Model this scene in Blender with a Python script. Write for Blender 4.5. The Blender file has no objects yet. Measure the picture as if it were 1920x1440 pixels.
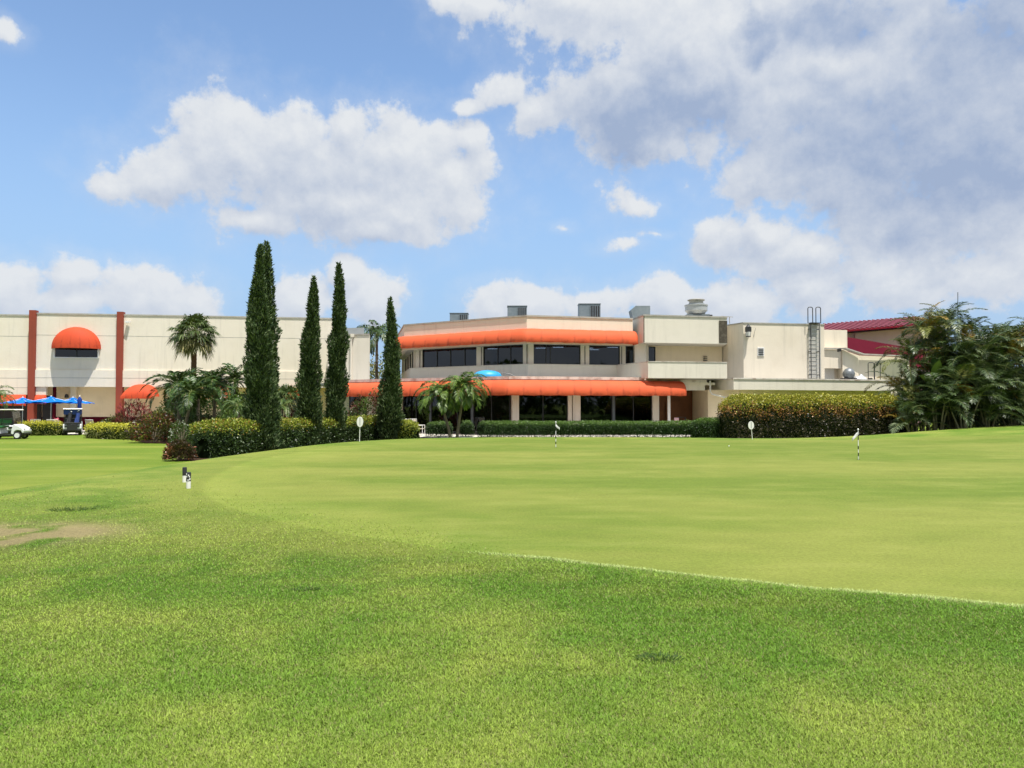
import bpy, math, random
import numpy as np
from mathutils import Vector
PI = math.pi
R = math.radians
rng = np.random.default_rng(7)
random.seed(7)
SC = bpy.context.scene
COL = SC.collection

# ------------------------------------------------------------------ camera
F = 1400.0; PITCH = math.atan(40 / 1400.0); CAM = Vector((0, 0, 2.1))
cd = bpy.data.cameras.new("camera"); cam = bpy.data.objects.new("camera", cd); COL.objects.link(cam)
cam.location = CAM; cam.rotation_euler = (PI / 2 + PITCH, 0, 0)
cd.sensor_width = 36; cd.lens = F / 1920 * 36; cd.clip_start = 0.05; cd.clip_end = 6000
SC.camera = cam
SC.render.resolution_x = 1024; SC.render.resolution_y = 768

# ------------------------------------------------------------------ light
SUN = Vector((0.19, -0.245, 0.945)).normalized()
EXPOSURE = 0.95
SKY_STRENGTH = 0.12
SC.view_settings.view_transform = 'Standard'; SC.view_settings.look = 'None'
SC.view_settings.exposure = EXPOSURE; SC.view_settings.gamma = 1
ld = bpy.data.lights.new("sun", 'SUN'); ld.energy = 3.7; ld.angle = R(0.53); ld.color = (1.0, 0.955, 0.88)
sun = bpy.data.objects.new("sun", ld); COL.objects.link(sun)
sun.rotation_euler = SUN.to_track_quat('Z', 'Y').to_euler(); sun.location = (20, -20, 60)
sun_el = math.asin(SUN.z); sun_az = math.atan2(SUN.x, SUN.y)


def ray(px, py):
    u = (px - 960) / F; v = (720 - py) / F
    return Vector((u, math.cos(PITCH) - v * math.sin(PITCH), math.sin(PITCH) + v * math.cos(PITCH)))


def at(px, py, Y):
    d = ray(px, py); return CAM + d * (Y / d.y)


def zat(py, Y): return at(960, py, Y).z
def xat(px, Y): return (px - 960) / F * Y


class NT:
    """small helper round a node tree"""
    def __init__(s, tree): s.t = tree; s.n = tree.nodes; s.l = tree.links
    def new(s, typ, **kw):
        n = s.n.new(typ)
        for k, v in kw.items(): setattr(n, k, v)
        return n
    def put(s, sock, val):
        if isinstance(val, bpy.types.NodeSocket): s.l.new(val, sock)
        elif val is not None: sock.default_value = val
    def math(s, op, a, b=None, c=None, clamp=False):
        n = s.new('ShaderNodeMath', operation=op, use_clamp=clamp)
        s.put(n.inputs[0], a); s.put(n.inputs[1], b)
        if c is not None: s.put(n.inputs[2], c)
        return n.outputs[0]
    def vec(s, op, a, b=None, c=None):
        n = s.new('ShaderNodeVectorMath', operation=op)
        s.put(n.inputs[0], a); s.put(n.inputs[1], b)
        if c is not None: s.put(n.inputs[2], c)
        return n.outputs[1] if op in ('DOT_PRODUCT', 'LENGTH') else n.outputs[0]
    def noise(s, vec, scale, detail=4, rough=.55, dist=0.0, out=0):
        n = s.new('ShaderNodeTexNoise'); s.put(n.inputs['Vector'], vec)
        n.inputs['Scale'].default_value = scale; n.inputs['Detail'].default_value = detail
        n.inputs['Roughness'].default_value = rough; n.inputs['Distortion'].default_value = dist
        return n.outputs[out]
    def mix(s, fac, a, b, blend='MIX'):
        n = s.new('ShaderNodeMix', data_type='RGBA', blend_type=blend)
        s.put(n.inputs[0], fac); s.put(n.inputs[6], a); s.put(n.inputs[7], b)
        return n.outputs[2]
    def ramp(s, x, a, b, lo=0.0, hi=1.0, smooth=True):
        n = s.new('ShaderNodeMapRange'); n.clamp = True
        n.interpolation_type = 'SMOOTHSTEP' if smooth else 'LINEAR'
        s.put(n.inputs[0], x)
        for i, v in enumerate((a, b, lo, hi)): s.put(n.inputs[i + 1], v)
        return n.outputs[0]


def c4(c): return (c[0], c[1], c[2], 1.0)


# ------------------------------------------------------------------ sky with clouds
def skyp(px, py):
    d = ray(px, py).normalized(); return math.atan2(d.x, d.y), math.asin(d.z)


CLOUDS = [  # px, py, rx, ry : main cumulus
    (435, 245, 115, 85), (540, 260, 90, 75), (590, 320, 170, 90), (655, 245, 42, 55), (770, 290, 110, 80), (640, 385, 220, 72),
    (300, 325, 115, 62), (850, 350, 78, 82), (215, 345, 55, 34), (500, 420, 90, 34), (700, 435, 110, 32), (880, 275, 35, 35),
    # the large bank on the right
    (940, 172, 60, 36), (1010, 205, 62, 48), (880, 200, 35, 20), (1210, 180, 215, 105), (1480, 120, 330, 175), (1820, 240, 330, 240),
    (1560, 300, 190, 120), (1080, 15, 190, 60), (1320, 55, 280, 115), (900, 5, 90, 25), (1260, 262, 110, 55), (1420, 330, 80, 60),
    (1350, 455, 62, 55), (1455, 445, 62, 45), (1700, 430, 260, 75), (1500, 480, 130, 60), (1880, 420, 200, 90),
    # small ones
    # the row above the horizon
    (15, 540, 70, 50), (140, 510, 52, 40), (150, 560, 90, 55), (270, 555, 100, 58), (370, 565, 50, 42), (565, 565, 60, 50), (650, 515, 32, 30),
    (705, 565, 60, 45), (920, 575, 55, 38), (1000, 575, 90, 42), (1110, 575, 75, 36), (1250, 560, 60, 40), (1370, 565, 120, 50),
    (1520, 545, 100, 55), (1680, 535, 170, 60), (1860, 520, 120, 65), (1950, 480, 120, 90),
]
SMALL = [(1182, 384, 62, 38), (1055, 422, 24, 12), (1168, 460, 44, 17), (8, 50, 36, 24), (1290, 345, 30, 30), (655, 415, 30, 16), (1215, 440, 60, 12)]
DARKS = [(1230, 205, 170, 75), (1190, 250, 90, 40), (1640, 265, 270, 95), (1760, 340, 260, 90), (1850, 90, 170, 100), (1560, 60, 120, 50), (1420, 60, 60, 30), (1880, 300, 130, 110),
]
DARKS2 = [(480, 350, 130, 45), (590, 330, 110, 40), (640, 425, 170, 30), (330, 365, 60, 22), (1400, 480, 110, 30), (1540, 500, 90, 24), (1750, 500, 120, 24)]

W = bpy.data.worlds.new("World"); SC.world = W; W.use_nodes = True
W.node_tree.nodes.clear()
w = NT(W.node_tree)


def blob_chain(g, P, blobs, soft):
    cur = None
    for (px, py, rx, ry) in blobs:
        a, e = skyp(px, py)
        ra, re = rx / F * math.cos(a) ** 2 * 1.12, ry / F * 1.08 * math.cos(a)
        q = g.vec('MULTIPLY_ADD', P, (1 / ra, 1 / re, 0), (-a / ra, -e / re, 0))
        d = g.vec('LENGTH', q)
        if cur is None: cur = d
        else:
            n = g.new('ShaderNodeMath', operation='SMOOTH_MIN'); g.put(n.inputs[0], cur); g.put(n.inputs[1], d); n.inputs[2].default_value = soft
            cur = n.outputs[0]
    return g.math('SUBTRACT', 1.0, cur)


def make_density_group():
    gt = bpy.data.node_groups.new("cloud_density", 'ShaderNodeTree')
    gt.interface.new_socket('P', in_out='INPUT', socket_type='NodeSocketVector')
    gt.interface.new_socket('D', in_out='OUTPUT', socket_type='NodeSocketFloat')
    g = NT(gt); gi = g.new('NodeGroupInput'); go = g.new('NodeGroupOutput')
    P = gi.outputs[0]
    wn = g.noise(P, 7.0, 3, .5, 0, 1)
    wv = g.vec('MULTIPLY_ADD', wn, (.05, .05, 0), (-.025, -.025, 0))
    Pw = g.vec('ADD', P, wv)
    field = blob_chain(g, Pw, CLOUDS, 0.12)
    # unseen broken cumulus behind the camera, cover raised to add fill light on walls
    sep = g.new('ShaderNodeSeparateXYZ'); g.put(sep.inputs[0], P)
    back = g.ramp(g.math('ABSOLUTE', sep.outputs[0]), .75, 1.1)
    bn = g.noise(g.vec('ADD', P, (5.3, 2.1, 0)), 2.2, 2, .5)
    bf = g.math('MULTIPLY', g.math('SUBTRACT', bn, .40), 6.0)
    mx = g.math('MAXIMUM', field, g.math('SUBTRACT', bf, g.math('MULTIPLY', g.math('SUBTRACT', 1.0, back), 4.0)))
    sm = g.math('SUBTRACT', g.math('MULTIPLY', g.math('MAXIMUM', blob_chain(g, Pw, SMALL, 0.1), -2.0), .75), .30)
    mx = g.math('MAXIMUM', mx, sm)
    n1 = g.noise(P, 11.0, 9, .63)
    n2 = g.noise(P, 38.0, 5, .55)
    f = g.math('ADD', mx, g.math('MULTIPLY', g.math('SUBTRACT', n1, .5), 2.5))
    f = g.math('ADD', f, g.math('MULTIPLY', g.math('SUBTRACT', n2, .5), .75))
    g.put(go.inputs[0], f)
    return gt


GD = make_density_group()
tc = w.new('ShaderNodeTexCoord'); sp = w.new('ShaderNodeSeparateXYZ'); w.put(sp.inputs[0], tc.outputs['Generated'])
AZ = w.math('ARCTAN2', sp.outputs[0], sp.outputs[1]); EL = w.math('ARCSINE', sp.outputs[2])
cb = w.new('ShaderNodeCombineXYZ'); w.put(cb.inputs[0], AZ); w.put(cb.inputs[1], EL); P = cb.outputs[0]
g1 = w.new('ShaderNodeGroup'); g1.node_tree = GD; w.put(g1.inputs[0], P)
g2 = w.new('ShaderNodeGroup'); g2.node_tree = GD; w.put(g2.inputs[0], w.vec('ADD', P, (.006, .018, 0)))
D1 = g1.outputs[0]; D2 = g2.outputs[0]
cover = w.ramp(D1, -0.14, 0.34)
soft_cover = w.math('MULTIPLY', w.ramp(D1, -0.9, 0.4), .22)
cover = w.math('MAXIMUM', cover, soft_cover)
relief = w.math('SUBTRACT', D1, D2)
lit = w.math('ADD', w.math('MULTIPLY', relief, .42), .76)
dk = blob_chain(w, w.vec('ADD', P, w.vec('MULTIPLY_ADD', w.noise(P, 9.0, 6, .6, 0, 1), (.14, .14, 0), (-.07, -.07, 0))), DARKS, .3)
lit = w.math('SUBTRACT', lit, w.math('MULTIPLY', w.ramp(dk, -.6, .9), .70))
dk2 = blob_chain(w, w.vec('ADD', P, w.vec('MULTIPLY_ADD', w.noise(P, 12.0, 6, .6, 0, 1), (.12, .12, 0), (-.06, -.06, 0))), DARKS2, .3)
lit = w.math('SUBTRACT', lit, w.math('MULTIPLY', w.ramp(dk2, -.6, .8), .22))
litc = w.math('MULTIPLY', lit, 1.0, clamp=True)
cloud_col = w.mix(litc, (.185, .232, .325, 1), (.405, .420, .438, 1))
sky = w.new('ShaderNodeTexSky'); sky.sky_type = 'NISHITA'; sky.sun_disc = False
sky.sun_elevation = sun_el; sky.sun_rotation = sun_az; sky.altitude = 0; sky.air_density = 1.0; sky.dust_density = .6; sky.ozone_density = 1.8
skyc = w.vec('MULTIPLY', sky.outputs[0], (SKY_STRENGTH * .82, SKY_STRENGTH * .86, SKY_STRENGTH * .88))
hz = w.ramp(EL, .02, .42)
hz = w.math('SUBTRACT', 1.0, hz)
skyc = w.mix(w.math('MULTIPLY', hz, .88), skyc, (.172, .262, .400, 1))
hzc = w.math('MULTIPLY', w.math('SUBTRACT', 1.0, w.ramp(EL, .02, .24)), .28)
cloud_col = w.mix(hzc, cloud_col, (.34, .375, .43, 1))
tot = w.mix(cover, skyc, cloud_col)
bg = w.new('ShaderNodeBackground'); bg.inputs[1].default_value = 1.0; w.put(bg.inputs[0], tot)
wo = w.new('ShaderNodeOutputWorld'); w.put(wo.inputs[0], bg.outputs[0])
W.cycles.sampling_method = 'MANUAL'; W.cycles.sample_map_resolution = 512

# ------------------------------------------------------------------ materials
MATS = {}


def pbr(name, col, rough=.6, var=.0, vscale=3., bump=.0, bscale=40., spec=.5, metal=0., col2=None, streak=0., stretch=(1, 1, 1)):
    m = bpy.data.materials.new(name); m.use_nodes = True; m.node_tree.nodes.clear(); g = NT(m.node_tree)
    b = g.new('ShaderNodeBsdfPrincipled'); o = g.new('ShaderNodeOutputMaterial'); g.put(o.inputs[0], b.outputs[0])
    b.inputs['Roughness'].default_value = rough; b.inputs['Metallic'].default_value = metal
    b.inputs['Specular IOR Level'].default_value = spec
    geo = g.new('ShaderNodeNewGeometry'); pos = geo.outputs['Position']
    c = c4(col)
    if var or streak:
        p = g.vec('MULTIPLY', pos, stretch)
        n = g.noise(p, vscale, 5, .6)
        dark = c4(col2 or [x * .55 for x in col])
        f = g.math('MULTIPLY', g.ramp(n, .42, .72), var)
        c = g.mix(f, c, dark)
        if streak:
            q = g.vec('MULTIPLY', pos, (2.3, 2.3, .16))
            n2 = g.noise(q, 1.3, 5, .65)
            c = g.mix(g.math('MULTIPLY', g.ramp(n2, .50, .78), streak), c, c4([x * .45 for x in col]))
    g.put(b.inputs['Base Color'], c)
    if bump:
        bn = g.new('ShaderNodeBump'); bn.inputs['Strength'].default_value = bump; bn.inputs['Distance'].default_value = .02
        g.put(bn.inputs['Height'], g.noise(pos, bscale, 4, .6)); g.put(b.inputs['Normal'], bn.outputs[0])
    MATS[name] = m; return m


pbr('stucco_cream', (.75, .675, .555), .85, .30, .7, .5, 14, .2, col2=(.60, .52, .40), streak=.34)
pbr('stucco_warm', (.84, .71, .51), .85, .22, .8, .5, 14, .2, col2=(.54, .43, .28), streak=.15)
pbr('stucco_pale', (.69, .645, .55), .85, .22, .8, .4, 14, .2, col2=(.54, .51, .42), streak=.30)
pbr('stucco_hall', (.74, .68, .58), .85, .30, .5, .4, 10, .2, col2=(.63, .56, .45), streak=.28)
pbr('coping_grey', (.42, .40, .36), .7, .5, 2, .2, 10, .3, col2=(.22, .2, .18), streak=.3)
pbr('ledge_white', (.62, .58, .52), .7, .7, 1.6, .3, 20, .3, col2=(.20, .09, .06), streak=.5)
pbr('brick_red_paint', (.27, .055, .032), .6, .5, .5, .2, 20, .3, col2=(.20, .045, .028), streak=.3)
pbr('maroon_paint', (.075, .006, .014), .85, .3, 1, 0, 20, .05)
pbr('pink_wall', (.60, .38, .42), .8, .2, 1, .2)
pbr('white_metal', (.32, .34, .35), .4, .15, 3, 0, 20, .5)
pbr('white_paint', (.78, .77, .74), .5, .15, 6, 0, 20, .4)
pbr('galvanised', (.17, .205, .225), .5, .5, 2.5, 0, 20, .4, .2, col2=(.26, .29, .31))
pbr('grey_louvre', (.09, .11, .12), .5, .3, 3, 0, 20, .5)
pbr('dark_metal', (.028, .028, .03), .45, .2, 3, 0, 20, .5)
pbr('dark_frame', (.02, .02, .022), .4, .1, 3)
pbr('brown_door', (.20, .085, .035), .6, .3, 1.2, .1, 10, .3)
pbr('dark_stain', (.07, .06, .045), .9, .5, 5, .2, 20, .1, col2=(.2, .18, .14))
pbr('roof_membrane', (.33, .33, .32), .8, .6, .8, .4, 6, .2, col2=(.14, .14, .14))
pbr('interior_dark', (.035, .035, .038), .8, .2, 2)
pbr('soffit_grey', (.50, .48, .43), .85, .3, 1, .1)
pbr('concrete', (.52, .49, .43), .85, .3, 1.5, .2, 30, .2)
pbr('mulch', (.035, .02, .012), .95, .6, 9, 1., 40, .1, col2=(.08, .045, .025))
pbr('blue_fabric', (.008, .14, .60), .85, .25, 2, .1, 30, .05, col2=(.01, .12, .5))
pbr('blue_fabric_dark', (.01, .035, .22), .75, .25, 6, .1, 30, .2)
pbr('sky_blue_vinyl', (.03, .32, .60), .45, .4, 2.5, .2, 12, .4, col2=(.02, .2, .42))
pbr('cart_white', (.70, .71, .72), .25, .1, 3, 0, 20, .5)
pbr('cart_cream', (.74, .71, .62), .35, .1, 3, 0, 20, .5)
pbr('cart_green', (.02, .16, .045), .5, .2, 3)
pbr('tyre', (.014, .014, .014), .85, .2, 8, .2, 60)
pbr('black_plastic', (.02, .02, .02), .5, .2, 5)
pbr('bag_black', (.018, .018, .022), .7, .4, 7, .1, 30, col2=(.06, .06, .07))
pbr('bag_blue', (.02, .05, .22), .7, .4, 7, .1, 30)
pbr('sling_beige', (.55, .48, .36), .8, .3, 9)
pbr('towel_pink', (.55, .10, .13), .9, .3, 6)
pbr('bark_grey', (.20, .165, .12), .9, .6, 6, .7, 18, .1, col2=(.10, .08, .06), stretch=(1, 1, 2.5))
pbr('bark_brown', (.13, .075, .045), .9, .6, 7, .9, 16, .1, col2=(.05, .03, .02), stretch=(1, 1, 2.5))
pbr('crownshaft_green', (.22, .27, .07), .5, .4, 3, 0, 20, .4)
pbr('stem_cane', (.22, .20, .11), .6, .6, 5, .2, 12, .3, col2=(.10, .085, .05), stretch=(1, 1, 2))
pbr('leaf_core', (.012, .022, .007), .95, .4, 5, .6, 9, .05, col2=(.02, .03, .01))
pbr('flag_white', (.75, .75, .76), .8, .1, 8)
pbr('rope_black', (.012, .012, .012), .6)
pbr('ball_white', (.8, .8, .8), .35)
pbr('cowl_metal', (.22, .24, .25), .4, .7, 6, .2, 20, .5, .4, col2=(.05, .055, .06))
pbr('tarp_silver', (.45, .46, .47), .5, .6, 7, .8, 12, .5, .2, col2=(.18, .18, .19))


def foliage_mat(name, rough=.42, spec=.45, trans=.25):
    m = bpy.data.materials.new(name); m.use_nodes = True; m.node_tree.nodes.clear(); g = NT(m.node_tree)
    a = g.new('ShaderNodeAttribute'); a.attribute_name = 'Col'
    b = g.new('ShaderNodeBsdfPrincipled'); g.put(b.inputs['Base Color'], a.outputs[0])
    b.inputs['Roughness'].default_value = rough; b.inputs['Specular IOR Level'].default_value = spec
    t = g.new('ShaderNodeBsdfTranslucent'); g.put(t.inputs[0], g.mix(.5, a.outputs[0], (.20, .30, .03, 1), 'MIX'))
    mx = g.new('ShaderNodeMixShader'); mx.inputs[0].default_value = trans
    g.put(mx.inputs[1], b.outputs[0]); g.put(mx.inputs[2], t.outputs[0])
    o = g.new('ShaderNodeOutputMaterial'); g.put(o.inputs[0], mx.outputs[0])
    MATS[name] = m; return m


foliage_mat('leaf_glossy', .42, .36, .12); foliage_mat('leaf_soft', .6, .25, .25); foliage_mat('leaf_palm', .42, .35, .05); foliage_mat('leaf_conifer', .55, .3, .08)
foliage_mat('grass_blade', .55, .25, .35)


def glass_mat():
    m = bpy.data.materials.new('tinted_glass'); m.use_nodes = True; m.node_tree.nodes.clear(); g = NT(m.node_tree)
    fr = g.new('ShaderNodeFresnel'); fr.inputs[0].default_value = 1.52
    bmp = g.new('ShaderNodeBump'); bmp.inputs['Strength'].default_value = .05; bmp.inputs['Distance'].default_value = .03
    geo = g.new('ShaderNodeNewGeometry'); g.put(bmp.inputs['Height'], g.noise(geo.outputs['Position'], .9, 2, .5))
    gl = g.new('ShaderNodeBsdfGlossy'); gl.inputs['Roughness'].default_value = .02; g.put(gl.inputs['Normal'], bmp.outputs[0]); gl.inputs[0].default_value = (.9, .95, 1, 1)
    tr = g.new('ShaderNodeBsdfTransparent'); tr.inputs[0].default_value = (.14, .17, .21, 1)
    mx = g.new('ShaderNodeMixShader'); g.put(mx.inputs[0], g.math('ADD', g.math('MULTIPLY', fr.outputs[0], 1.05), .0))
    g.put(mx.inputs[1], tr.outputs[0]); g.put(mx.inputs[2], gl.outputs[0])
    o = g.new('ShaderNodeOutputMaterial'); g.put(o.inputs[0], mx.outputs[0]); MATS['tinted_glass'] = m


glass_mat()
def clear_mat():
    m = bpy.data.materials.new('clear_acrylic'); m.use_nodes = True; m.node_tree.nodes.clear(); g = NT(m.node_tree)
    gl = g.new('ShaderNodeBsdfGlossy'); gl.inputs['Roughness'].default_value = .08
    tr = g.new('ShaderNodeBsdfTransparent'); tr.inputs[0].default_value = (.86, .88, .88, 1)
    mx = g.new('ShaderNodeMixShader'); mx.inputs[0].default_value = .12; g.put(mx.inputs[1], tr.outputs[0]); g.put(mx.inputs[2], gl.outputs[0])
    o = g.new('ShaderNodeOutputMaterial'); g.put(o.inputs[0], mx.outputs[0]); MATS['clear_acrylic'] = m


clear_mat()


def awning_mat(name, base, dirt):
    m = bpy.data.materials.new(name); m.use_nodes = True; m.node_tree.nodes.clear(); g = NT(m.node_tree)
    u = g.new('ShaderNodeAttribute'); u.attribute_name = 'au'; v = g.new('ShaderNodeAttribute'); v.attribute_name = 'av'
    geo = g.new('ShaderNodeNewGeometry'); pos = geo.outputs['Position']
    n = g.noise(pos, 1.1, 4, .6)
    c = g.mix(g.math('MULTIPLY', g.ramp(n, .4, .75), .35), c4(base), c4([base[0] * .80, base[1] * .72, base[2] * .8]))
    fu = g.math('FRACT', u.outputs[2])
    seam = g.math('ABSOLUTE', g.math('SUBTRACT', fu, .5))           # 0 at mid panel, .5 at seam
    sm = g.ramp(seam, .465, .497)
    n3 = g.noise(pos, 3.0, 4, .6)
    low = g.ramp(v.outputs[2], .60, 1.0)
    smd = g.math('MULTIPLY', g.ramp(seam, .36, .50), g.math('MULTIPLY', low, g.ramp(n3, .35, .65)))
    c = g.mix(g.math('MULTIPLY', sm, .22), c, c4(dirt))
    c = g.mix(g.math('MULTIPLY', smd, .70), c, c4(dirt))
    stn = g.math('MULTIPLY', g.ramp(v.outputs[2], .82, 1.0), g.ramp(g.noise(pos, 2.2, 5, .65), .45, .65))
    c = g.mix(g.math('MULTIPLY', stn, .4), c, c4(dirt))
    b = g.new('ShaderNodeBsdfPrincipled'); g.put(b.inputs['Base Color'], c); b.inputs['Roughness'].default_value = .7; b.inputs['Specular IOR Level'].default_value = .2
    t = g.new('ShaderNodeBsdfTranslucent'); g.put(t.inputs[0], c)
    mx = g.new('ShaderNodeMixShader'); mx.inputs[0].default_value = .12; g.put(mx.inputs[1], b.outputs[0]); g.put(mx.inputs[2], t.outputs[0])
    o = g.new('ShaderNodeOutputMaterial'); g.put(o.inputs[0], mx.outputs[0]); MATS[name] = m


awning_mat('awning_orange', (.66, .118, .045), (.20, .035, .02))
awning_mat('awning_red', (.56, .075, .028), (.22, .03, .02))


def red_roof_mat():
    m = pbr('red_metal_roof', (.17, .008, .018), .8, .2, 1, 0, 20, .1); pbr('red_rib_lit', (.27, .07, .09), .6, .1, 1, 0, 20, .3)  # ribs paler than the roof: light caught by seams put into colour


red_roof_mat()


def emit_mat(name, col, s):
    m = bpy.data.materials.new(name); m.use_nodes = True; m.node_tree.nodes.clear(); g = NT(m.node_tree)
    e = g.new('ShaderNodeEmission'); e.inputs[0].default_value = c4(col); e.inputs[1].default_value = s
    o = g.new('ShaderNodeOutputMaterial'); g.put(o.inputs[0], e.outputs[0]); MATS[name] = m


emit_mat('lit_tube', (1, .97, .9), 5.0)

# ------------------------------------------------------------------ object helpers
ROOT = {}


def tag(o, label=None, cat=None, group=None, kind=None):
    for k, v in (('label', label), ('category', cat), ('group', group), ('kind', kind)):
        if v: o[k] = v
    return o


def thing(name, label, cat, loc=(0, 0, 0), group=None, rz=0.):
    o = bpy.data.objects.new(name, None); COL.objects.link(o); o.location = loc; o.rotation_euler = (0, 0, rz)
    o.empty_display_size = .2
    tag(o, label, cat, group); ROOT[o.name] = Vector(loc); return o


def link_mesh(name, verts, faces, mat, parent=None, smooth=False, local=False, loc=None, attrs=None):
    """verts in world coordinates unless local; parent = thing or part"""
    verts = np.asarray(verts, dtype=np.float32).reshape(-1, 3)
    off = None
    if not local:
        if parent is not None: off = ROOT.get(parent.name, Vector((0, 0, 0)))
        elif loc is not None: off = Vector(loc)
    if off is not None: verts = verts - np.array(off, dtype=np.float32)
    me = bpy.data.meshes.new(name)
    if isinstance(faces, np.ndarray):
        k = faces.shape[1]; nf = faces.shape[0]
        me.vertices.add(len(verts)); me.vertices.foreach_set('co', verts.ravel())
        me.loops.add(nf * k); me.loops.foreach_set('vertex_index', faces.ravel().astype(np.int32))
        me.polygons.add(nf); me.polygons.foreach_set('loop_start', np.arange(0, nf * k, k, dtype=np.int32))
        me.update(calc_edges=True)
    else:
        me.from_pydata([tuple(map(float, v)) for v in verts], [], faces); me.update()
    if attrs:
        for an, (typ, data) in attrs.items():
            a = me.attributes.new(an, typ, 'POINT')
            if typ == 'FLOAT_COLOR':
                d = np.ones((len(data), 4), dtype=np.float32); d[:, :3] = data; a.data.foreach_set('color', d.ravel())
            else: a.data.foreach_set('value', np.asarray(data, dtype=np.float32))
    if mat: me.materials.append(MATS[mat] if isinstance(mat, str) else mat)
    if smooth: me.polygons.foreach_set('use_smooth', np.ones(len(me.polygons), dtype=bool))
    o = bpy.data.objects.new(name, me); COL.objects.link(o)
    if parent is not None:
        o.parent = parent; ROOT[o.name] = ROOT.get(parent.name, Vector((0, 0, 0)))
        if local: ROOT[o.name] = Vector((0, 0, 0))
    elif loc is not None: o.location = loc; ROOT[o.name] = Vector(loc)
    return o


class MB:
    def __init__(s): s.v = []; s.f = []
    def add(s, verts, faces):
        n = len(s.v); s.v += [tuple(v) for v in verts]; s.f += [[i + n for i in f] for f in faces]
    def prism(s, poly, z0, z1):
        """vertical prism over a plan polygon (either winding)"""
        a = sum(poly[i][0] * poly[(i + 1) % len(poly)][1] - poly[(i + 1) % len(poly)][0] * poly[i][1] for i in range(len(poly)))
        if a < 0: poly = poly[::-1]
        n = len(poly)
        zz0 = z0 if isinstance(z0, (list, tuple)) else [z0] * n
        zz1 = z1 if isinstance(z1, (list, tuple)) else [z1] * n
        s.add([(p[0], p[1], zz0[i]) for i, p in enumerate(poly)] + [(p[0], p[1], zz1[i]) for i, p in enumerate(poly)],
              [list(range(n))[::-1], list(range(n, 2 * n))] + [[i, (i + 1) % n, (i + 1) % n + n, i + n] for i in range(n)])
    def box(s, c, size, rz=0.):
        x, y, z = c; a, b, h = size[0] / 2, size[1] / 2, size[2] / 2; cr, sr = math.cos(rz), math.sin(rz)
        s.prism([(x + px * cr - py * sr, y + px * sr + py * cr) for px, py in ((-a, -b), (a, -b), (a, b), (-a, b))], z - h, z + h)
    def bar(s, A, B, w, h, up=(0, 0, 1)):
        A = Vector(A); B = Vector(B); d = (B - A).normalized(); up = Vector(up)
        if abs(d.dot(up)) > .99: up = Vector((0, 1, 0))
        sd = d.cross(up).normalized() * w / 2; u = sd.cross(d).normalized() * h / 2
        vs = [P + a * sd + b * u for P in (A, B) for a, b in ((-1, -1), (1, -1), (1, 1), (-1, 1))]
        s.add(vs, [[3, 2, 1, 0], [4, 5, 6, 7], [0, 1, 5, 4], [1, 2, 6, 5], [2, 3, 7, 6], [3, 0, 4, 7]])
    def tube(s, pts, rad, n=8, cap=True):
        pts = [Vector(p) for p in pts]
        rad = rad if isinstance(rad, (list, tuple)) else [rad] * len(pts)
        base = len(s.v); ref = None
        for i, p in enumerate(pts):
            d = (pts[min(i + 1, len(pts) - 1)] - pts[max(i - 1, 0)]).normalized()
            if ref is None:
                ref = Vector((1, 0, 0)) if abs(d.x) < .9 else Vector((0, 1, 0))
            a = (ref - d * ref.dot(d)).normalized(); b = d.cross(a); ref = a
            for k in range(n):
                t = 2 * PI * k / n; s.v.append(tuple(p + (a * math.cos(t) + b * math.sin(t)) * rad[i]))
        for i in range(len(pts) - 1):
            for k in range(n):
                q = base + i * n; s.f.append([q + k, q + (k + 1) % n, q + n + (k + 1) % n, q + n + k])
        if cap:
            s.f.append([base + k for k in range(n)][::-1]); s.f.append([base + (len(pts) - 1) * n + k for k in range(n)])
    def lathe(s, prof, c=(0, 0, 0), n=20, axis='z'):
        base = len(s.v)
        for r, z in prof:
            for k in range(n):
                t = 2 * PI * k / n
                if axis == 'z': s.v.append((c[0] + r * math.cos(t), c[1] + r * math.sin(t), c[2] + z))
                else: s.v.append((c[0] + r * math.cos(t), c[1] + z, c[2] + r * math.sin(t)))
        m = len(prof)
        for i in range(m - 1):
            for k in range(n):
                q = base + i * n; f = [q + k, q + (k + 1) % n, q + n + (k + 1) % n, q + n + k]
                s.f.append(f if axis == 'z' else f[::-1])
        a = [base + k for k in range(n)]; b = [base + (m - 1) * n + k for k in range(n)]
        s.f.append(a[::-1] if axis == 'z' else a); s.f.append(b if axis == 'z' else b[::-1])
    def build(s, name, mat, parent=None, smooth=False, local=False, loc=None, bevel=0.):
        o = link_mesh(name, s.v, s.f, mat, parent, smooth, local, loc)
        if bevel:
            m = o.modifiers.new('bevel', 'BEVEL'); m.width = bevel; m.segments = 2; m.limit_method = 'ANGLE'
        if smooth:
            m = o.modifiers.new('wn', 'WEIGHTED_NORMAL') if False else None
            try: o.data.set_sharp_from_angle(angle=R(40))
            except Exception: pass
        return o


def offset(pts, d):
    """mitred offset of an open plan polyline; positive d goes to the left of the walking direction (inwards for left-to-right facades)"""
    out = []; P = [Vector((p[0], p[1])) for p in pts]
    for i in range(len(P)):
        ns = []
        for a, b in ((i - 1, i), (i, i + 1)):
            if a >= 0 and b < len(P):
                t = (P[b] - P[a]).normalized(); ns.append(Vector((-t.y, t.x)))
        if len(ns) == 1: q = P[i] + ns[0] * d
        else:
            m = (ns[0] + ns[1]).normalized(); q = P[i] + m * d / m.dot(ns[0])
        out.append((q.x, q.y))
    return out


def wall(mb, pts, z0, z1, th=.25):
    inner = offset(pts, th)
    for i in range(len(pts) - 1):
        mb.prism([pts[i], pts[i + 1], inner[i + 1], inner[i]], z0, z1)


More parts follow.
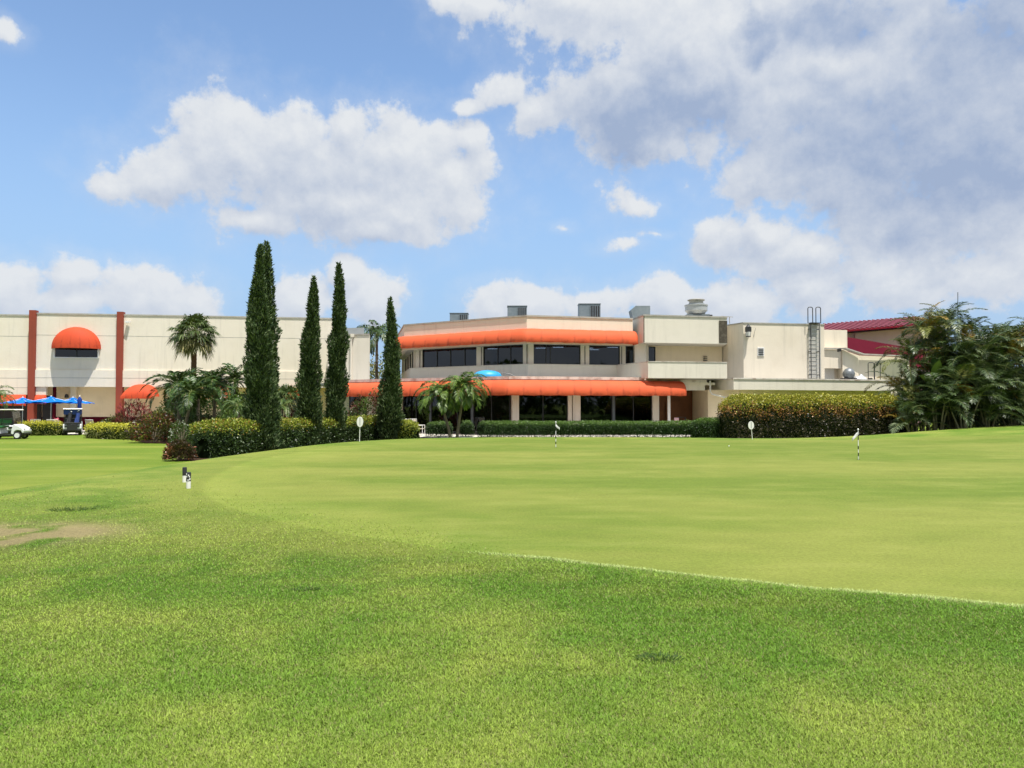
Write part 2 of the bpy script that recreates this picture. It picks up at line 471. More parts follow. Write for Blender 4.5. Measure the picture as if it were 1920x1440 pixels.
def online(px, A, B):
    """point of plan line AB that stands in the direction px"""
    k = (px - 960) / F; dx = B[0] - A[0]; dy = B[1] - A[1]
    t = (k * A[1] - A[0]) / (dx - k * dy)
    return (A[0] + t * dx, A[1] + t * dy)


def awning(name, pts, ztop, zbot, proj, mat, parent, panel=1.0, profn=9, bulge=.035, endcaps=(True, True), lip=.10):
    """barrel awning along a plan polyline (walking left to right, outwards = right hand side)"""
    P = [Vector((p[0], p[1])) for p in pts]
    L = [0.]
    for i in range(1, len(P)): L.append(L[-1] + (P[i] - P[i - 1]).length)
    outer = [Vector(q) for q in offset(pts, -1.0)]
    st = []
    for i in range(len(P) - 1):
        n = max(2, int(round((L[i + 1] - L[i]) / panel))) * 6
        for k in range(n + (1 if i == len(P) - 2 else 0)):
            t = k / n
            st.append((P[i].lerp(P[i + 1], t), (outer[i] - P[i]).lerp(outer[i + 1] - P[i + 1], t), i * 1000 + t * n / 6))
    verts = []; au = []; av = []; faces = []
    m = profn + 2
    for (p, o, u) in st:
        fr = abs((u % 1) - .5) * 2; fr = fr if u % 1 != 0 else 1.
        bl = bulge * (1 - fr ** 3)
        for j in range(profn + 1):
            a = j / profn * PI / 2
            r = math.sin(a) ** .85 * (proj + bl); z = zbot + (ztop - zbot) * (math.cos(a) ** .85) + bl * math.cos(a) * .5
            q = p + o * r; verts.append((q.x, q.y, z)); au.append(u); av.append(j / profn)
        q = p + o * (proj - .01); verts.append((q.x, q.y, zbot - lip * (1 - .25 * fr))); au.append(u); av.append(1.05)
    for i in range(len(st) - 1):
        for j in range(m - 1):
            a = i * m + j; faces.append([a, a + 1, a + m + 1, a + m])
    for e, yes in ((0, endcaps[0]), (len(st) - 1, endcaps[1])):
        if yes:
            p = st[e][0]; c = len(verts); verts.append((p.x, p.y, zbot - lip)); au.append(.2); av.append(.5)
            for j in range(m - 1):
                a = e * m + j; faces.append([a, c, a + 1] if e == 0 else [a + 1, c, a])
    return link_mesh(name, verts, faces, mat, parent, True, attrs={'au': ('FLOAT', au), 'av': ('FLOAT', av)})


# ------------------------------------------------------------------ noise + terrain
def vnoise(x, y, seed=0):
    xi = np.floor(x).astype(np.int64); yi = np.floor(y).astype(np.int64); fx = x - xi; fy = y - yi
    fx = fx * fx * (3 - 2 * fx); fy = fy * fy * (3 - 2 * fy)
    def h(a, b):
        n = (a * 374761393 + b * 668265263 + seed * 1442695041) & 0x7fffffff
        n = ((n ^ (n >> 13)) * 1274126177) & 0x7fffffff
        return ((n ^ (n >> 16)) & 0xffff) / 65535.
    return (h(xi, yi) * (1 - fx) + h(xi + 1, yi) * fx) * (1 - fy) + (h(xi, yi + 1) * (1 - fx) + h(xi + 1, yi + 1) * fx) * fy


def fbm(x, y, seed=0, oct=4):
    s = 0; a = 1; t = 0
    for i in range(oct):
        s = s + a * vnoise(x, y, seed + i * 17); t += a; a *= .5; x = x * 2.03 + 3.1; y = y * 2.03 + 1.7
    return s / t


def sdist(x, y, poly):
    """signed distance to polygon, negative inside"""
    P = np.array(poly, dtype=np.float64); n = len(P); d = np.full(np.shape(x), 1e9); ins = np.zeros(np.shape(x), bool)
    for i in range(n):
        a = P[i]; b = P[(i + 1) % n]; e = b - a; wx = x - a[0]; wy = y - a[1]
        t = np.clip((wx * e[0] + wy * e[1]) / (e @ e), 0, 1)
        d = np.minimum(d, (wx - t * e[0]) ** 2 + (wy - t * e[1]) ** 2)
        c = ((a[1] <= y) != (b[1] <= y)) & (x < (b[0] - a[0]) * (y - a[1]) / (b[1] - a[1] + 1e-12) + a[0])
        ins ^= c
    d = np.sqrt(d); return np.where(ins, -d, d)


def smooth_poly(p, it=2):
    for _ in range(it):
        q = []
        for i in range(len(p)):
            a = p[i]; b = p[(i + 1) % len(p)]
            q.append((a[0] * .75 + b[0] * .25, a[1] * .75 + b[1] * .25)); q.append((a[0] * .25 + b[0] * .75, a[1] * .25 + b[1] * .75))
        p = q
    return p


def sstep(t): t = np.clip(t, 0, 1); return t * t * (3 - 2 * t)


PLATEAU = smooth_poly([(-7.0, -25), (-7.6, 0), (-8.0, 9), (-8.8, 14), (-9.3, 18), (-9.3, 21.5), (-8.5, 26), (-7.2, 31), (-4.0, 35), (2, 35.8), (8.4, 35.2),
                       (11, 34), (16, 35.4), (20, 37.4), (27, 40.5), (48, 46), (75, 20), (75, -25)])
GREEN = smooth_poly([(-7.7, 22), (-6.9, 17.4), (-5.9, 14), (-3.9, 11.0), (-2.0, 9.4), (-.7, 8.35), (.2, 8.0), (1.3, 7.35), (2.6, 6.7), (4.2, 5.95), (9, 4.2), (25, 2.),
                     (34, 14), (30, 30), (20, 33.5), (12, 32), (4, 33.6), (-3.0, 33), (-6.4, 29)], 2)


def masks(x, y):
    sg = sdist(x + .12 * (fbm(x * 1.5, y * 1.5, 5, 3) - .5), y + .12 * (fbm(x * 1.5, y * 1.5, 9, 3) - .5), GREEN)
    return sg


def terrain(x, y, sg=None):
    x = np.asarray(x, dtype=np.float64); y = np.asarray(y, dtype=np.float64)
    sp_ = sdist(x, y, PLATEAU)
    top = .5 + .45 * sstep((x - 12) / 18) * sstep((y - 20) / 18) + .10 * sstep((y - 18) / 16) - .05 * sstep((-x - 3) / 4) * sstep((12 - y) / 6)
    top = top + .07 * (fbm(x * .22, y * .22, 3, 2) - .5) * sstep((20 - y) / 10)
    low = .2 * sstep((x + 12) / 6) * sstep((y - 36) / 5)
    wdt = 2.6 + 2.4 * sstep((-x - 6) / 2) * sstep((22 - y) / 6)
    k = sstep(sp_ / wdt + .12)
    z = top * (1 - k) + low * k
    if sg is None: sg = masks(x, y)
    z = z - .022 * sstep(-sg / .12 + .2) * (y < 24)
    # slight shoulder of the fringe beside the putting surface, right of centre
    z = z + .05 * np.exp(-((sg - .5) / .45) ** 2) * sstep((x + 1) / 2.0) * (y < 12)
    z = z - .07 * np.exp(-(((x + 6.95) / .42) ** 2 + ((y - 11.75) / .30) ** 2))
    far = sstep((np.hypot(x, y) - 110) / 40)
    return z * (1 - far)


def T(x, y): return float(terrain(np.array([x]), np.array([y]))[0])


def green_mix(x, y, sg):
    edge = .10 + 2.4 * sstep((-x + .6) / 2.0) + 1.0 * sstep((y - 14) / 10)
    return sstep((-sg / edge) * .5 + .5)


def ground_color(x, y, sg=None, gap_shade=False):
    """albedo of the turf, shared by the ground sheet and the blades"""
    if sg is None: sg = masks(x, y)
    n1 = fbm(x * .55, y * .55, 21, 4); n2 = fbm(x * 2.3, y * 2.3, 33, 4); n3 = fbm(x * .16, y * .5, 44, 4)
    fr_d = np.array([.098, .178, .017]); fr_l = np.array([.215, .255, .045])
    g_d = np.array([.115, .160, .020]); g_l = np.array([.174, .198, .037])
    # greener on the right of the camera, yellower on the left
    yel = np.clip((n1 - .47) * 2.3 + .34 - .060 * x * sstep((12 - y) / 4) + (n2 - .5) * 1.3, 0, 1)
    yel = yel + .45 * sstep((1.8 - sg) / 1.8) * sstep((-x + .2) / 1.5)
    yel = np.clip(yel - .55 * np.exp(-(((x - .9) / 1.5) ** 2 + ((y - 6.6) / .9) ** 2)) + .25 * np.exp(-(((x + 1.6) / 1.2) ** 2 + ((y - 4.0) / .8) ** 2)), 0, 1)
    lip = np.exp(-((sg - .03) / .10) ** 2) * sstep((x + .6) / 1.2) * (y < 9)
    frc = fr_d + (fr_l - fr_d) * yel[..., None]
    gmix = np.clip((n3 - .45) * 2.6 + .4 + (n2 - .5) * .7, 0, 1)
    gc = g_d + (g_l - g_d) * gmix[..., None]
    gm = green_mix(x, y, sg)[..., None]
    c = frc * (1 - gm) + gc * gm
    c = c + (np.array([.30, .33, .12]) - c) * (lip * .85)[..., None]
    lowl = sstep((sdist(x, y, PLATEAU) - .3) / 2.0)[..., None]
    lc = np.array([.125, .190, .018]) + (np.array([.195, .235, .034]) - np.array([.125, .190, .018])) * np.clip((n3 - .4) * 3, 0, 1)[..., None]
    c = c * (1 - lowl) + lc * lowl
    dirt = np.exp(-(((x + 6.2) / 1.15) ** 2 + ((y - 9.45) / .85) ** 2) ** 1.5) * sstep((n2 - .30) * 3.5 + .35)
    c = c + (np.array([.33, .275, .125]) - c) * np.clip(dirt * 1.5, 0, 1)[..., None]
    if gap_shade: c = c * (1 - .34 * (1 - gm) * (1 - lowl) * sstep((15 - y) / 8)[..., None] * sstep((sg - .0) / .8 + (x > 0))[..., None])  # shade between near blades painted into the ground colour, fading with distance
    return c, dirt


def axis(lims):
    out = [lims[0][0]]
    for a, b, s0, s1 in lims:
        n = max(1, int((b - a) / ((s0 + s1) / 2))); t = np.linspace(0, 1, n + 1)[1:]
        out += list(a + (b - a) * (t * s0 + .5 * t * t * (s1 - s0)) / (s0 + .5 * (s1 - s0)))
    return np.array(out)


gx = axis([(-3000, -400, 400, 100), (-400, -60, 100, 4), (-60, -30, 4, .5), (-30, -12, .5, .16), (-12, 12, .11, .11), (12, 34, .16, .7), (34, 70, .7, 4), (70, 400, 4, 100), (400, 3000, 100, 400)])
gy = axis([(-3000, -300, 400, 60), (-300, -20, 60, 2), (-20, 2, 2, .15), (2, 16, .10, .12), (16, 46, .25, .3), (46, 80, .4, 4), (80, 400, 4, 60), (400, 4000, 60, 500)])
X, Y = np.meshgrid(gx, gy); xs = X.ravel(); ys = Y.ravel()
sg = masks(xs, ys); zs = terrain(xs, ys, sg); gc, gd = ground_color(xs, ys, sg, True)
nx, ny = len(gx), len(gy)
idx = (np.arange(ny - 1)[:, None] * nx + np.arange(nx - 1)[None, :]).ravel()
gm = bpy.data.materials.new('turf'); gm.use_nodes = True; gm.node_tree.nodes.clear(); g = NT(gm.node_tree)
a = g.new('ShaderNodeAttribute'); a.attribute_name = 'Col'; s_ = g.new('ShaderNodeAttribute'); s_.attribute_name = 'short'
geo = g.new('ShaderNodeNewGeometry'); pos = geo.outputs['Position']
nA = g.noise(pos, 26., 5, .7); nB = g.noise(g.vec('MULTIPLY', pos, (1, 1, 1)), 110., 3, .7)
nC = g.noise(g.vec('MULTIPLY', pos, (.35, 1.1, 1)), 1.7, 6, .62)
amp = g.ramp(s_.outputs[2], 0, 1, .60, .48)
nM = g.noise(pos, 58., 3, .7); vo = g.new('ShaderNodeTexVoronoi'); vo.inputs['Scale'].default_value = 1.1; g.put(vo.inputs['Vector'], pos); mark = g.ramp(vo.outputs['Distance'], .018, .045, 1., 0.)
va = g.math('MULTIPLY', g.math('SUBTRACT', nA, .5), g.math('MULTIPLY', amp, 2.2))
vb = g.math('MULTIPLY', g.math('SUBTRACT', nB, .5), g.math('MULTIPLY', amp, 2.6))
vc = g.math('MULTIPLY', g.math('SUBTRACT', nC, .5), .38)
val = g.math('ADD', g.math('ADD', g.math('ADD', va, g.math('MULTIPLY', g.math('SUBTRACT', nM, .5), .55)), vb), g.math('ADD', vc, 1.0))
val = g.math('SUBTRACT', val, g.math('MULTIPLY', mark, .22))
val = g.math('MAXIMUM', val, .25)
comb = g.new('ShaderNodeCombineXYZ'); [g.put(comb.inputs[i], val) for i in range(3)]
cc = g.vec('MULTIPLY', a.outputs[0], comb.outputs[0])
cc = g.mix(g.math('MULTIPLY', g.ramp(nC, .50, .74), .25), cc, (.235, .235, .070, 1))
b = g.new('ShaderNodeBsdfPrincipled'); g.put(b.inputs['Base Color'], cc); b.inputs['Roughness'].default_value = .8; b.inputs['Specular IOR Level'].default_value = .15
bp = g.new('ShaderNodeBump'); bp.inputs['Distance'].default_value = .03; g.put(bp.inputs['Strength'], g.ramp(s_.outputs[2], 0, 1, .9, .35)); g.put(bp.inputs['Height'], g.math('ADD', nA, g.math('MULTIPLY', nB, .6)))
g.put(b.inputs['Normal'], bp.outputs[0]); o = g.new('ShaderNodeOutputMaterial'); g.put(o.inputs[0], b.outputs[0])
MATS['turf'] = gm
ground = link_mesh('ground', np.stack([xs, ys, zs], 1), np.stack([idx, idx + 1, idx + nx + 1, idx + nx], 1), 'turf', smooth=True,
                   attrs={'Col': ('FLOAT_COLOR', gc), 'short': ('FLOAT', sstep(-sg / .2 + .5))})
tag(ground, kind='structure')


# grass blades near the camera ------------------------------------------------
def grass():
    def seed(N, far):
        u = rng.random(N); dist = 1.0 / (u * (1 / 2.6 - 1 / far) + 1 / far)      # denser near the camera
        az = (rng.random(N) - .5) * 2 * R(41); return dist * np.tan(az), dist
    x, y = seed(1150000, 17.0); sg = masks(x, y); z = None
    c, dirt = ground_color(x, y, sg)
    gmx = green_mix(x, y, sg); keep = rng.random(len(x)) > gmx * 1.02
    keep &= rng.random(len(x)) > dirt * 1.5
    keep &= rng.random(len(x)) > sstep((y - 8) / 9) * .95
    x, y, sg, c = x[keep], y[keep], sg[keep], c[keep]
    # the ragged pale lip where the mown surface begins
    xl = rng.random(260000) * 7.5 - .8; yl = 5.3 + rng.random(260000) * 3.2; sl = masks(xl, yl); k = (np.abs(sl - .035 + rng.normal(size=len(xl)) * .04) < .03) & (xl > -.55 + .5 * rng.random(len(xl)))
    nl = int(k.sum()); x = np.concatenate([x, xl[k]]); y = np.concatenate([y, yl[k]]); sg = np.concatenate([sg, sl[k]])
    c = np.concatenate([c, rcol_(nl, (.22, .27, .09), (.36, .38, .17))]); n = len(x); isl = np.arange(n) >= n - nl
    z = terrain(x, y, sg); short = (green_mix(x, y, sg) > .75) & ~isl
    clump = fbm(x * 9, y * 9, 60, 2)
    L = np.where(short, .009, .010 + .015 * clump) * (.7 + .6 * rng.random(n)) * (1 + y * .03); L = np.where(isl, L * 1.25, L)
    wd = (.0013 + .00036 * y) * (.7 + .6 * rng.random(n))
    th = rng.random(n) * 2 * PI; lean = .6 + 1.9 * rng.random(n)
    lx = np.cos(th) * lean; ly = np.sin(th) * lean
    ph = th + PI / 2 + (rng.random(n) - .5) * .9
    sx = np.cos(ph) * wd; sy = np.sin(ph) * wd
    nrm = 1 / np.sqrt(1 + lean ** 2)
    bx = np.stack([x - sx, y - sy, z + .002], 1); cx_ = np.stack([x + sx, y + sy, z + .002], 1)
    tx = np.stack([x + lx * L * nrm, y + ly * L * nrm, z + .002 + L * nrm], 1)
    V = np.stack([bx, cx_, tx], 1).reshape(-1, 3)
    r = rng.random(n); br = .90 + 1.50 * rng.random(n) ** 1.2
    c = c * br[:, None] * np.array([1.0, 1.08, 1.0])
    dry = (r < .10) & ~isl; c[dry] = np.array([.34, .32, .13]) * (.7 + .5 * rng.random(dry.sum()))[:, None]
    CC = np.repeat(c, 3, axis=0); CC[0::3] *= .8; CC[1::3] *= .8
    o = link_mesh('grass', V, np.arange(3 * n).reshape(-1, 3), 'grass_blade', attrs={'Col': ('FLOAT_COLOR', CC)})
    tag(o, 'short green and yellowish turf blades covering the near slope', 'grass', kind='stuff')


def rcol_(n, a, b):
    t = rng.random(n)[:, None]; return np.array(a) * (1 - t) + np.array(b) * t


grass()


def sheet(name, poly, lift, mat, res=.5, kind='structure', label=None, cat=None):
    """a sheet that follows the ground"""
    p = np.array(poly); x0, y0 = p.min(0); x1, y1 = p.max(0)
    ax = np.arange(x0, x1 + res, res); ay = np.arange(y0, y1 + res, res)
    XX, YY = np.meshgrid(ax, ay); xx = XX.ravel(); yy = YY.ravel(); sd = sdist(xx, yy, poly)
    zz = terrain(xx, yy) + lift
    k = len(ax); fs = []
    ok = sd < res * .5
    for j in range(len(ay) - 1):
        for i in range(k - 1):
            q = [j * k + i, j * k + i + 1, (j + 1) * k + i + 1, (j + 1) * k + i]
            if all(ok[v] for v in q): fs.append(q)
    used = sorted({v for f in fs for v in f}); mp = {v: i for i, v in enumerate(used)}
    o = link_mesh(name, np.stack([xx, yy, zz], 1)[used], [[mp[v] for v in f] for f in fs], mat, smooth=True)
    tag(o, label, cat, kind=kind); return o


sheet('pavement', [(-13, 46.5), (-.2, 42.3), (11, 44.6), (16, 46), (15, 58), (-13, 60)], .03, 'concrete', .4)
sheet('cart_path', [(-62, 55.2), (-31, 53.8), (-24, 51), (-23, 53.5), (-30, 57), (-62, 58.6)], .02, 'concrete', .4)
sheet('patio', [(-62, 59.2), (-26, 58.6), (-24, 63), (-62, 66)], .02, 'concrete', .5)
sheet('planting_bed', [(-12.9, 28.6), (-11.6, 27.6), (-10.2, 29.4), (-8.2, 34), (-4.2, 38.6), (-4.0, 44), (-12, 50), (-20, 53), (-27, 52.4), (-23.5, 46.0), (-20.5, 41.6), (-16, 39.4), (-13.4, 34.5)], .015, 'mulch', .3)
#--SECTION2
# ------------------------------------------------------------------ clubhouse
RL = [(-10.5, 67.4), (-8.1, 55.9), (1.0, 50.0), (8.4, 51.8)]
LL = [(-11.75, 53.6), (-.17, 46.7), (11.1, 49.4)]
club = thing('clubhouse', 'cream two-storey clubhouse with two orange barrel awnings and dark tinted windows, behind the putting green', 'building', (0, 52, .2))
m = MB(); wall(m, RL, 6.26, 8.06, .3); m.build('parapet', 'stucco_cream', club)
m = MB(); o1 = offset(RL, -.05); wall(m, o1, 8.06, 8.17, .42); m.build('roof_coping', 'coping_grey', club)
inr = offset(RL, .3)
m = MB(); m.prism(inr + [(8.4, 70), (-10.0, 70)], 7.55, 7.8); m.build('roof', 'roof_membrane', club)
m = MB(); m.prism(offset(RL, .31) + [(8.3, 70), (-10, 70)], 6.27, 6.42); m.build('soffit', 'soffit_grey', club)
G = offset(RL, .85)
awning('awning', RL, 7.24, 6.36, .95, 'awning_orange', club, panel=1.02)
# low wall under the upper windows
m = MB(); wall(m, offset(RL, .5), 3.93, 4.86, .25); m.build('spandrel_wall', 'stucco_pale', club)
m = MB(); wall(m, offset(RL, .46), 4.862, 4.91, .42); m.build('window_sill', 'stucco_pale', club)
# terrace roof over the lower storey
m = MB(); ii = offset(LL, .25)
m.prism(ii + [(11.2, 56), (-9, 62), (-17, 60)], 3.62, 3.80); m.build('terrace_roof', 'roof_membrane', club)
m = MB(); wall(m, offset(LL, -.10), 3.74, 3.93, .45); m.build('ledge', 'ledge_white', club)
m = MB(); wall(m, LL, 3.40, 3.735, .22); m.build('fascia', 'stucco_cream', club)
awning('awning', LL, 3.68, 2.80, 1.0, 'awning_orange', club, panel=1.03)


def window(A, B, z0, z1, mull, parent, name='window', frame=.05, depth=.07):
    """a glazed unit between plan points A and B: frame with mullions, pane as sub-part"""
    A = Vector((A[0], A[1], 0)); B = Vector((B[0], B[1], 0)); d = (B - A).normalized(); nrm = Vector((-d.y, d.x, 0)); L = (B - A).length
    f = MB()
    for za in (z0 + frame / 2, z1 - frame / 2): f.bar(A + Vector((0, 0, za)), B + Vector((0, 0, za)), depth, frame)
    for t in [frame / 2 / L] + list(mull) + [1 - frame / 2 / L]:
        p = A + d * (t * L); f.bar(p + Vector((0, 0, z0 + frame)), p + Vector((0, 0, z1 - frame)), depth, frame, up=d) if False else f.box((p.x, p.y, (z0 + z1) / 2), (frame, depth, z1 - z0 - 2 * frame), math.atan2(d.y, d.x))
    fo = f.build(name, 'dark_frame', parent)
    p = MB(); a = A + nrm * .012; b_ = B + nrm * .012
    p.prism([(a.x, a.y), (b_.x, b_.y), (b_.x + nrm.x * .012, b_.y + nrm.y * .012), (a.x + nrm.x * .012, a.y + nrm.y * .012)], z0 + .01, z1 - .01)
    p.build('pane', 'tinted_glass', fo); return fo


def pier(px0, px1, A, B, z0, z1, mat, parent, name='column', out=.12, th=.35):
    p = online(px0, A, B); q = online(px1, A, B); mb = MB()
    o = offset([p, q], -out); i = offset([p, q], th - out); mb.prism([o[0], o[1], i[1], i[0]], z0, z1)
    return mb.build(name, mat, parent)


WZ0, WZ1 = 4.91, 6.27
# receding left facade
for t0, t1 in ((.06, .28), (.31, .52), (.56, .76), (.80, .97)):
    a_ = Vector(G[0]).lerp(Vector(G[1]), t0); b_ = Vector(G[0]).lerp(Vector(G[1]), t1); window(a_, b_, WZ0, WZ1, [.5], club)
for t0, t1 in ((.0, .06), (.28, .31), (.52, .56), (.76, .80), (.97, 1.)):
    a_ = Vector(G[0]).lerp(Vector(G[1]), t0); b_ = Vector(G[0]).lerp(Vector(G[1]), t1); mb = MB()
    i_ = offset([a_, b_], .25); o_ = offset([a_, b_], -.1); mb.prism([o_[0], o_[1], i_[1], i_[0]], WZ0, WZ1); mb.build('column', 'stucco_pale', club)
for p0, p1, s, mu in ((793, 895, 1, [.27, .52, .78]), (907, 982, 1, [.36, .68]), (1000, 1088, 2, [.27, .36]), (1104, 1162, 2, []), (1172, 1229, 2, [.55])):
    window(online(p0, G[s], G[s + 1]), online(p1, G[s], G[s + 1]), WZ0, WZ1, mu, club)
for p0, p1, s in ((781, 793, 1), (895, 907, 1), (1088, 1104, 2), (1162, 1172, 2)):
    pier(p0, p1, G[s], G[s + 1], WZ0, WZ1, 'stucco_pale', club)
    mid = (p0 + p1) / 2
mb = MB(); a_ = online(982, G[1], G[2]); c_ = G[2]; b_ = online(1000, G[2], G[3])
o_ = offset([a_, c_, b_], -.1); i_ = offset([a_, c_, b_], .25); mb.prism([o_[0], o_[1], o_[2], i_[2], i_[1], i_[0]], WZ0, WZ1); mb.build('column', 'stucco_pale', club)
for px, s in ((902.5, 1), (1097, 2), (1166, 2), (988, 1), (787, 1)):      # slim dark joint strips on the columns
    q = online(px, offset(G, -.13)[s], offset(G, -.13)[s + 1]); mb = MB(); mb.box((q[0], q[1], 5.58), (.05, .05, 1.28)); mb.build('joint_strip', 'dark_frame', club)
# interior: floor, back wall, lit ceiling tubes
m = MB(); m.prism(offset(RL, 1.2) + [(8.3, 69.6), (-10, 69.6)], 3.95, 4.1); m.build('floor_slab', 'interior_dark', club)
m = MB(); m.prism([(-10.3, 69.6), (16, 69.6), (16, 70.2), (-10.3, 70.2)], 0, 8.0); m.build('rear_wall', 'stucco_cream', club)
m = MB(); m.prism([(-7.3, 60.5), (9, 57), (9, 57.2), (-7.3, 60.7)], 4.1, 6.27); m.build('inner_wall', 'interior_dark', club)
for x, y in ((2.1, 54), (3.3, 53.2), (5.5, 54.), (7.2, 53.3), (-1.4, 54.6), (6.1, 55.5)):
    m = MB(); m.box((x, y, 6.24), (.75, .10, .03)); m.build('ceiling_light', 'lit_tube', club)

# lower storey glazing
GL = offset(LL, .95); Z0, Z1 = .20, 3.42
for p0, p1, s, mu in ((655, 690, 0, [.5]), (756, 806, 0, [.5]), (809, 884, 0, [.33, .66]), (888, 957, 0, [.5]), (971, 1064, 1, [.5]), (1087, 1148, 1, []), (1152, 1222, 1, [.5])):
    window(online(p0, GL[s], GL[s + 1]), online(p1, GL[s], GL[s + 1]), Z0, Z1, mu, club)
for p0, p1, s, mt in ((690, 700, 0, 'stucco_pale'), (749, 756, 0, 'stucco_pale'), (806, 809, 0, 'grey_louvre'), (884, 888, 0, 'grey_louvre'), (1064, 1071, 1, 'stucco_pale'), (1073, 1087, 1, 'stucco_pale'), (1148, 1152, 1, 'grey_louvre'), (1222, 1234, 1, 'stucco_pale')):
    pier(p0, p1, GL[s], GL[s + 1], Z0, Z1, mt, club, out=.15 if mt == 'stucco_pale' else .05, th=.4)
pier(959, 971, GL[1], GL[2], Z0, Z1, 'stucco_pale', club, out=.3, th=.5)
m = MB(); wall(m, offset(LL, .96), 3.42, 3.62, .2); m.build('header_beam', 'interior_dark', club)
m = MB(); m.prism(offset(LL, .22) + offset(LL, .95)[::-1], 3.44, 3.5); m.build('soffit', 'soffit_grey', club)
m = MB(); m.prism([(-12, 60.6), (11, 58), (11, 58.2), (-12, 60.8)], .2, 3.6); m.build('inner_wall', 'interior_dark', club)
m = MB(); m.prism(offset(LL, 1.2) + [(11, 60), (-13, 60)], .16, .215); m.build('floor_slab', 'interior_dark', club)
# menu panel of cream curtains behind the palms
a_ = online(865, offset(GL, .25)[0], offset(GL, .25)[1]); b_ = online(880, offset(GL, .25)[0], offset(GL, .25)[1])
m = MB(); m.prism([a_, b_, (b_[0], b_[1] + .06), (a_[0], a_[1] + .06)], 1.45, 2.75); m.build('curtain', 'stucco_warm', club)
# open porch right of the lower windows
pst = online(1254, offset(LL, .3)[1], offset(LL, .3)[2])
m = MB(); m.box((pst[0], pst[1], 1.78), (.17, .17, 3.2)); m.build('porch_post', 'white_paint', club)
m = MB(); m.prism([(9.55, 50.2), (9.7, 50.2), (10.2, 54.), (10.05, 54.)], .2, 3.62); m.build('side_wall', 'stucco_warm', club)
m = MB(); m.prism([(10.0, 53.0), (13.3, 53.8), (13.3, 54.), (10., 53.2)], .2, 3.5); m.build('porch_wall', 'brown_door', club)
m = MB(); m.prism([(10.95, 53.10), (12.0, 53.36), (12.0, 53.30), (10.95, 53.04)], .22, 2.4); dr = m.build('door', 'brown_door', club)
m = MB(); m.box((11.1, 53.0, 1.2), (.04, .08, .16)); m.build('door_handle', 'dark_metal', dr)
m = MB(); m.prism([LL[2], (13.6, 50.0), (13.6, 54), (11.0, 54)], 3.46, 3.62); m.build('porch_roof', 'stucco_pale', club)
m = MB(); m.prism([(11.1, 49.45), (12.9, 49.9), (12.85, 50.1), (11.05, 49.65)], 3.1, 3.46); m.build('fascia', 'stucco_pale', club)
m = MB(); m.prism([(11.0, 49.35), (13.0, 49.8), (13., 50.1), (11., 49.7)], 3.62, 3.80); m.build('ledge', 'ledge_white', club)

# balcony parapet
m = MB(); wall(m, [(7.2, 52.35), (8.72, 47.8), (14.05, 48.7)], 3.85, 4.88, .22); m.build('balcony_parapet', 'stucco_pale', club)
m = MB(); wall(m, offset([(7.2, 52.35), (8.72, 47.8), (14.05, 48.7)], -.03), 4.885, 4.93, .28); m.build('parapet_cap', 'ledge_white', club)
m = MB(); m.prism([(7.6, 52.6), (8.95, 48.1), (14.0, 49.0), (14.6, 54)], 3.81, 3.86); m.build('balcony_floor', 'roof_membrane', club)
# glazed balcony door corner and warm recessed wall
m = MB(); m.prism([(8.55, 51.95), (9.35, 52.1), (10.2, 54.2), (9.6, 54.3), (8.6, 53.)], 3.86, 6.4); m.build('corner_pier', 'stucco_pale', club)
m = MB(); wall(m, [(9.4, 53.4), (15.4, 54.6)], 3.86, 6.45, .25); m.build('recessed_wall', 'stucco_warm', club)
# overhanging upper block
m = MB(); m.prism([(8.65, 53.2), (9.0, 50.8), (15.0, 52.0), (15.6, 56), (8.65, 58)], 6.38, 8.2); ub = m.build('upper_block', 'stucco_pale', club)
m = MB(); wall(m, offset([(8.65, 53.2), (9.0, 50.8), (15.0, 52.0), (15.2, 53.6)], -.05), 8.203, 8.30, .4); m.build('roof_coping', 'coping_grey', club)
m = MB(); m.prism([(14.42, 51.84), (15.02, 51.96), (15.05, 52.2), (14.45, 52.2)], 6.45, 8.0); m.build('water_stain', 'dark_stain', club)
m = MB(); m.box((9.0, 50.78, 7.3), (.05, .05, 1.8)); m.build('corner_strip', 'dark_stain', club)
m = MB()
for k in range(3): m.box((14.05, 54.2, 5.62 - k * .13), (.30, .05, .06), .2)
m.build('vent', 'dark_metal', club)
# tall block
TB = [(15.5, 53.5), (16.15, 52.0), (22.25, 53.1), (22.5, 58), (15.4, 58)]
m = MB(); m.prism(TB, 3.6, 7.82); m.build('tower_wall', 'stucco_cream', club)
m = MB(); wall(m, offset(TB[:4], -.04), 7.823, 7.90, .35); m.build('roof_coping', 'coping_grey', club)
q = online(1427, TB[1], TB[2]); m = MB(); m.box((q[0], q[1] - .02, 5.86), (.50, .06, .62), .18); lv = m.build('vent', 'white_paint', club)
m = MB()
for k in range(4): m.box((q[0], q[1] - .06, 5.65 + k * .13), (.38, .03, .065), .18)
m.build('slots', 'dark_metal', lv)
q = online(1545, TB[1], TB[2]); m = MB(); q0 = online(1517, TB[1], TB[2]); q1 = online(1540, TB[1], TB[2])
m.prism([(q0[0], q0[1] - .03), (q1[0], q1[1] - .03), (q1[0], q1[1] + .05), (q0[0], q0[1] + .05)], 3.95, 7.8); m.build('ladder_backing', 'soffit_grey', club)
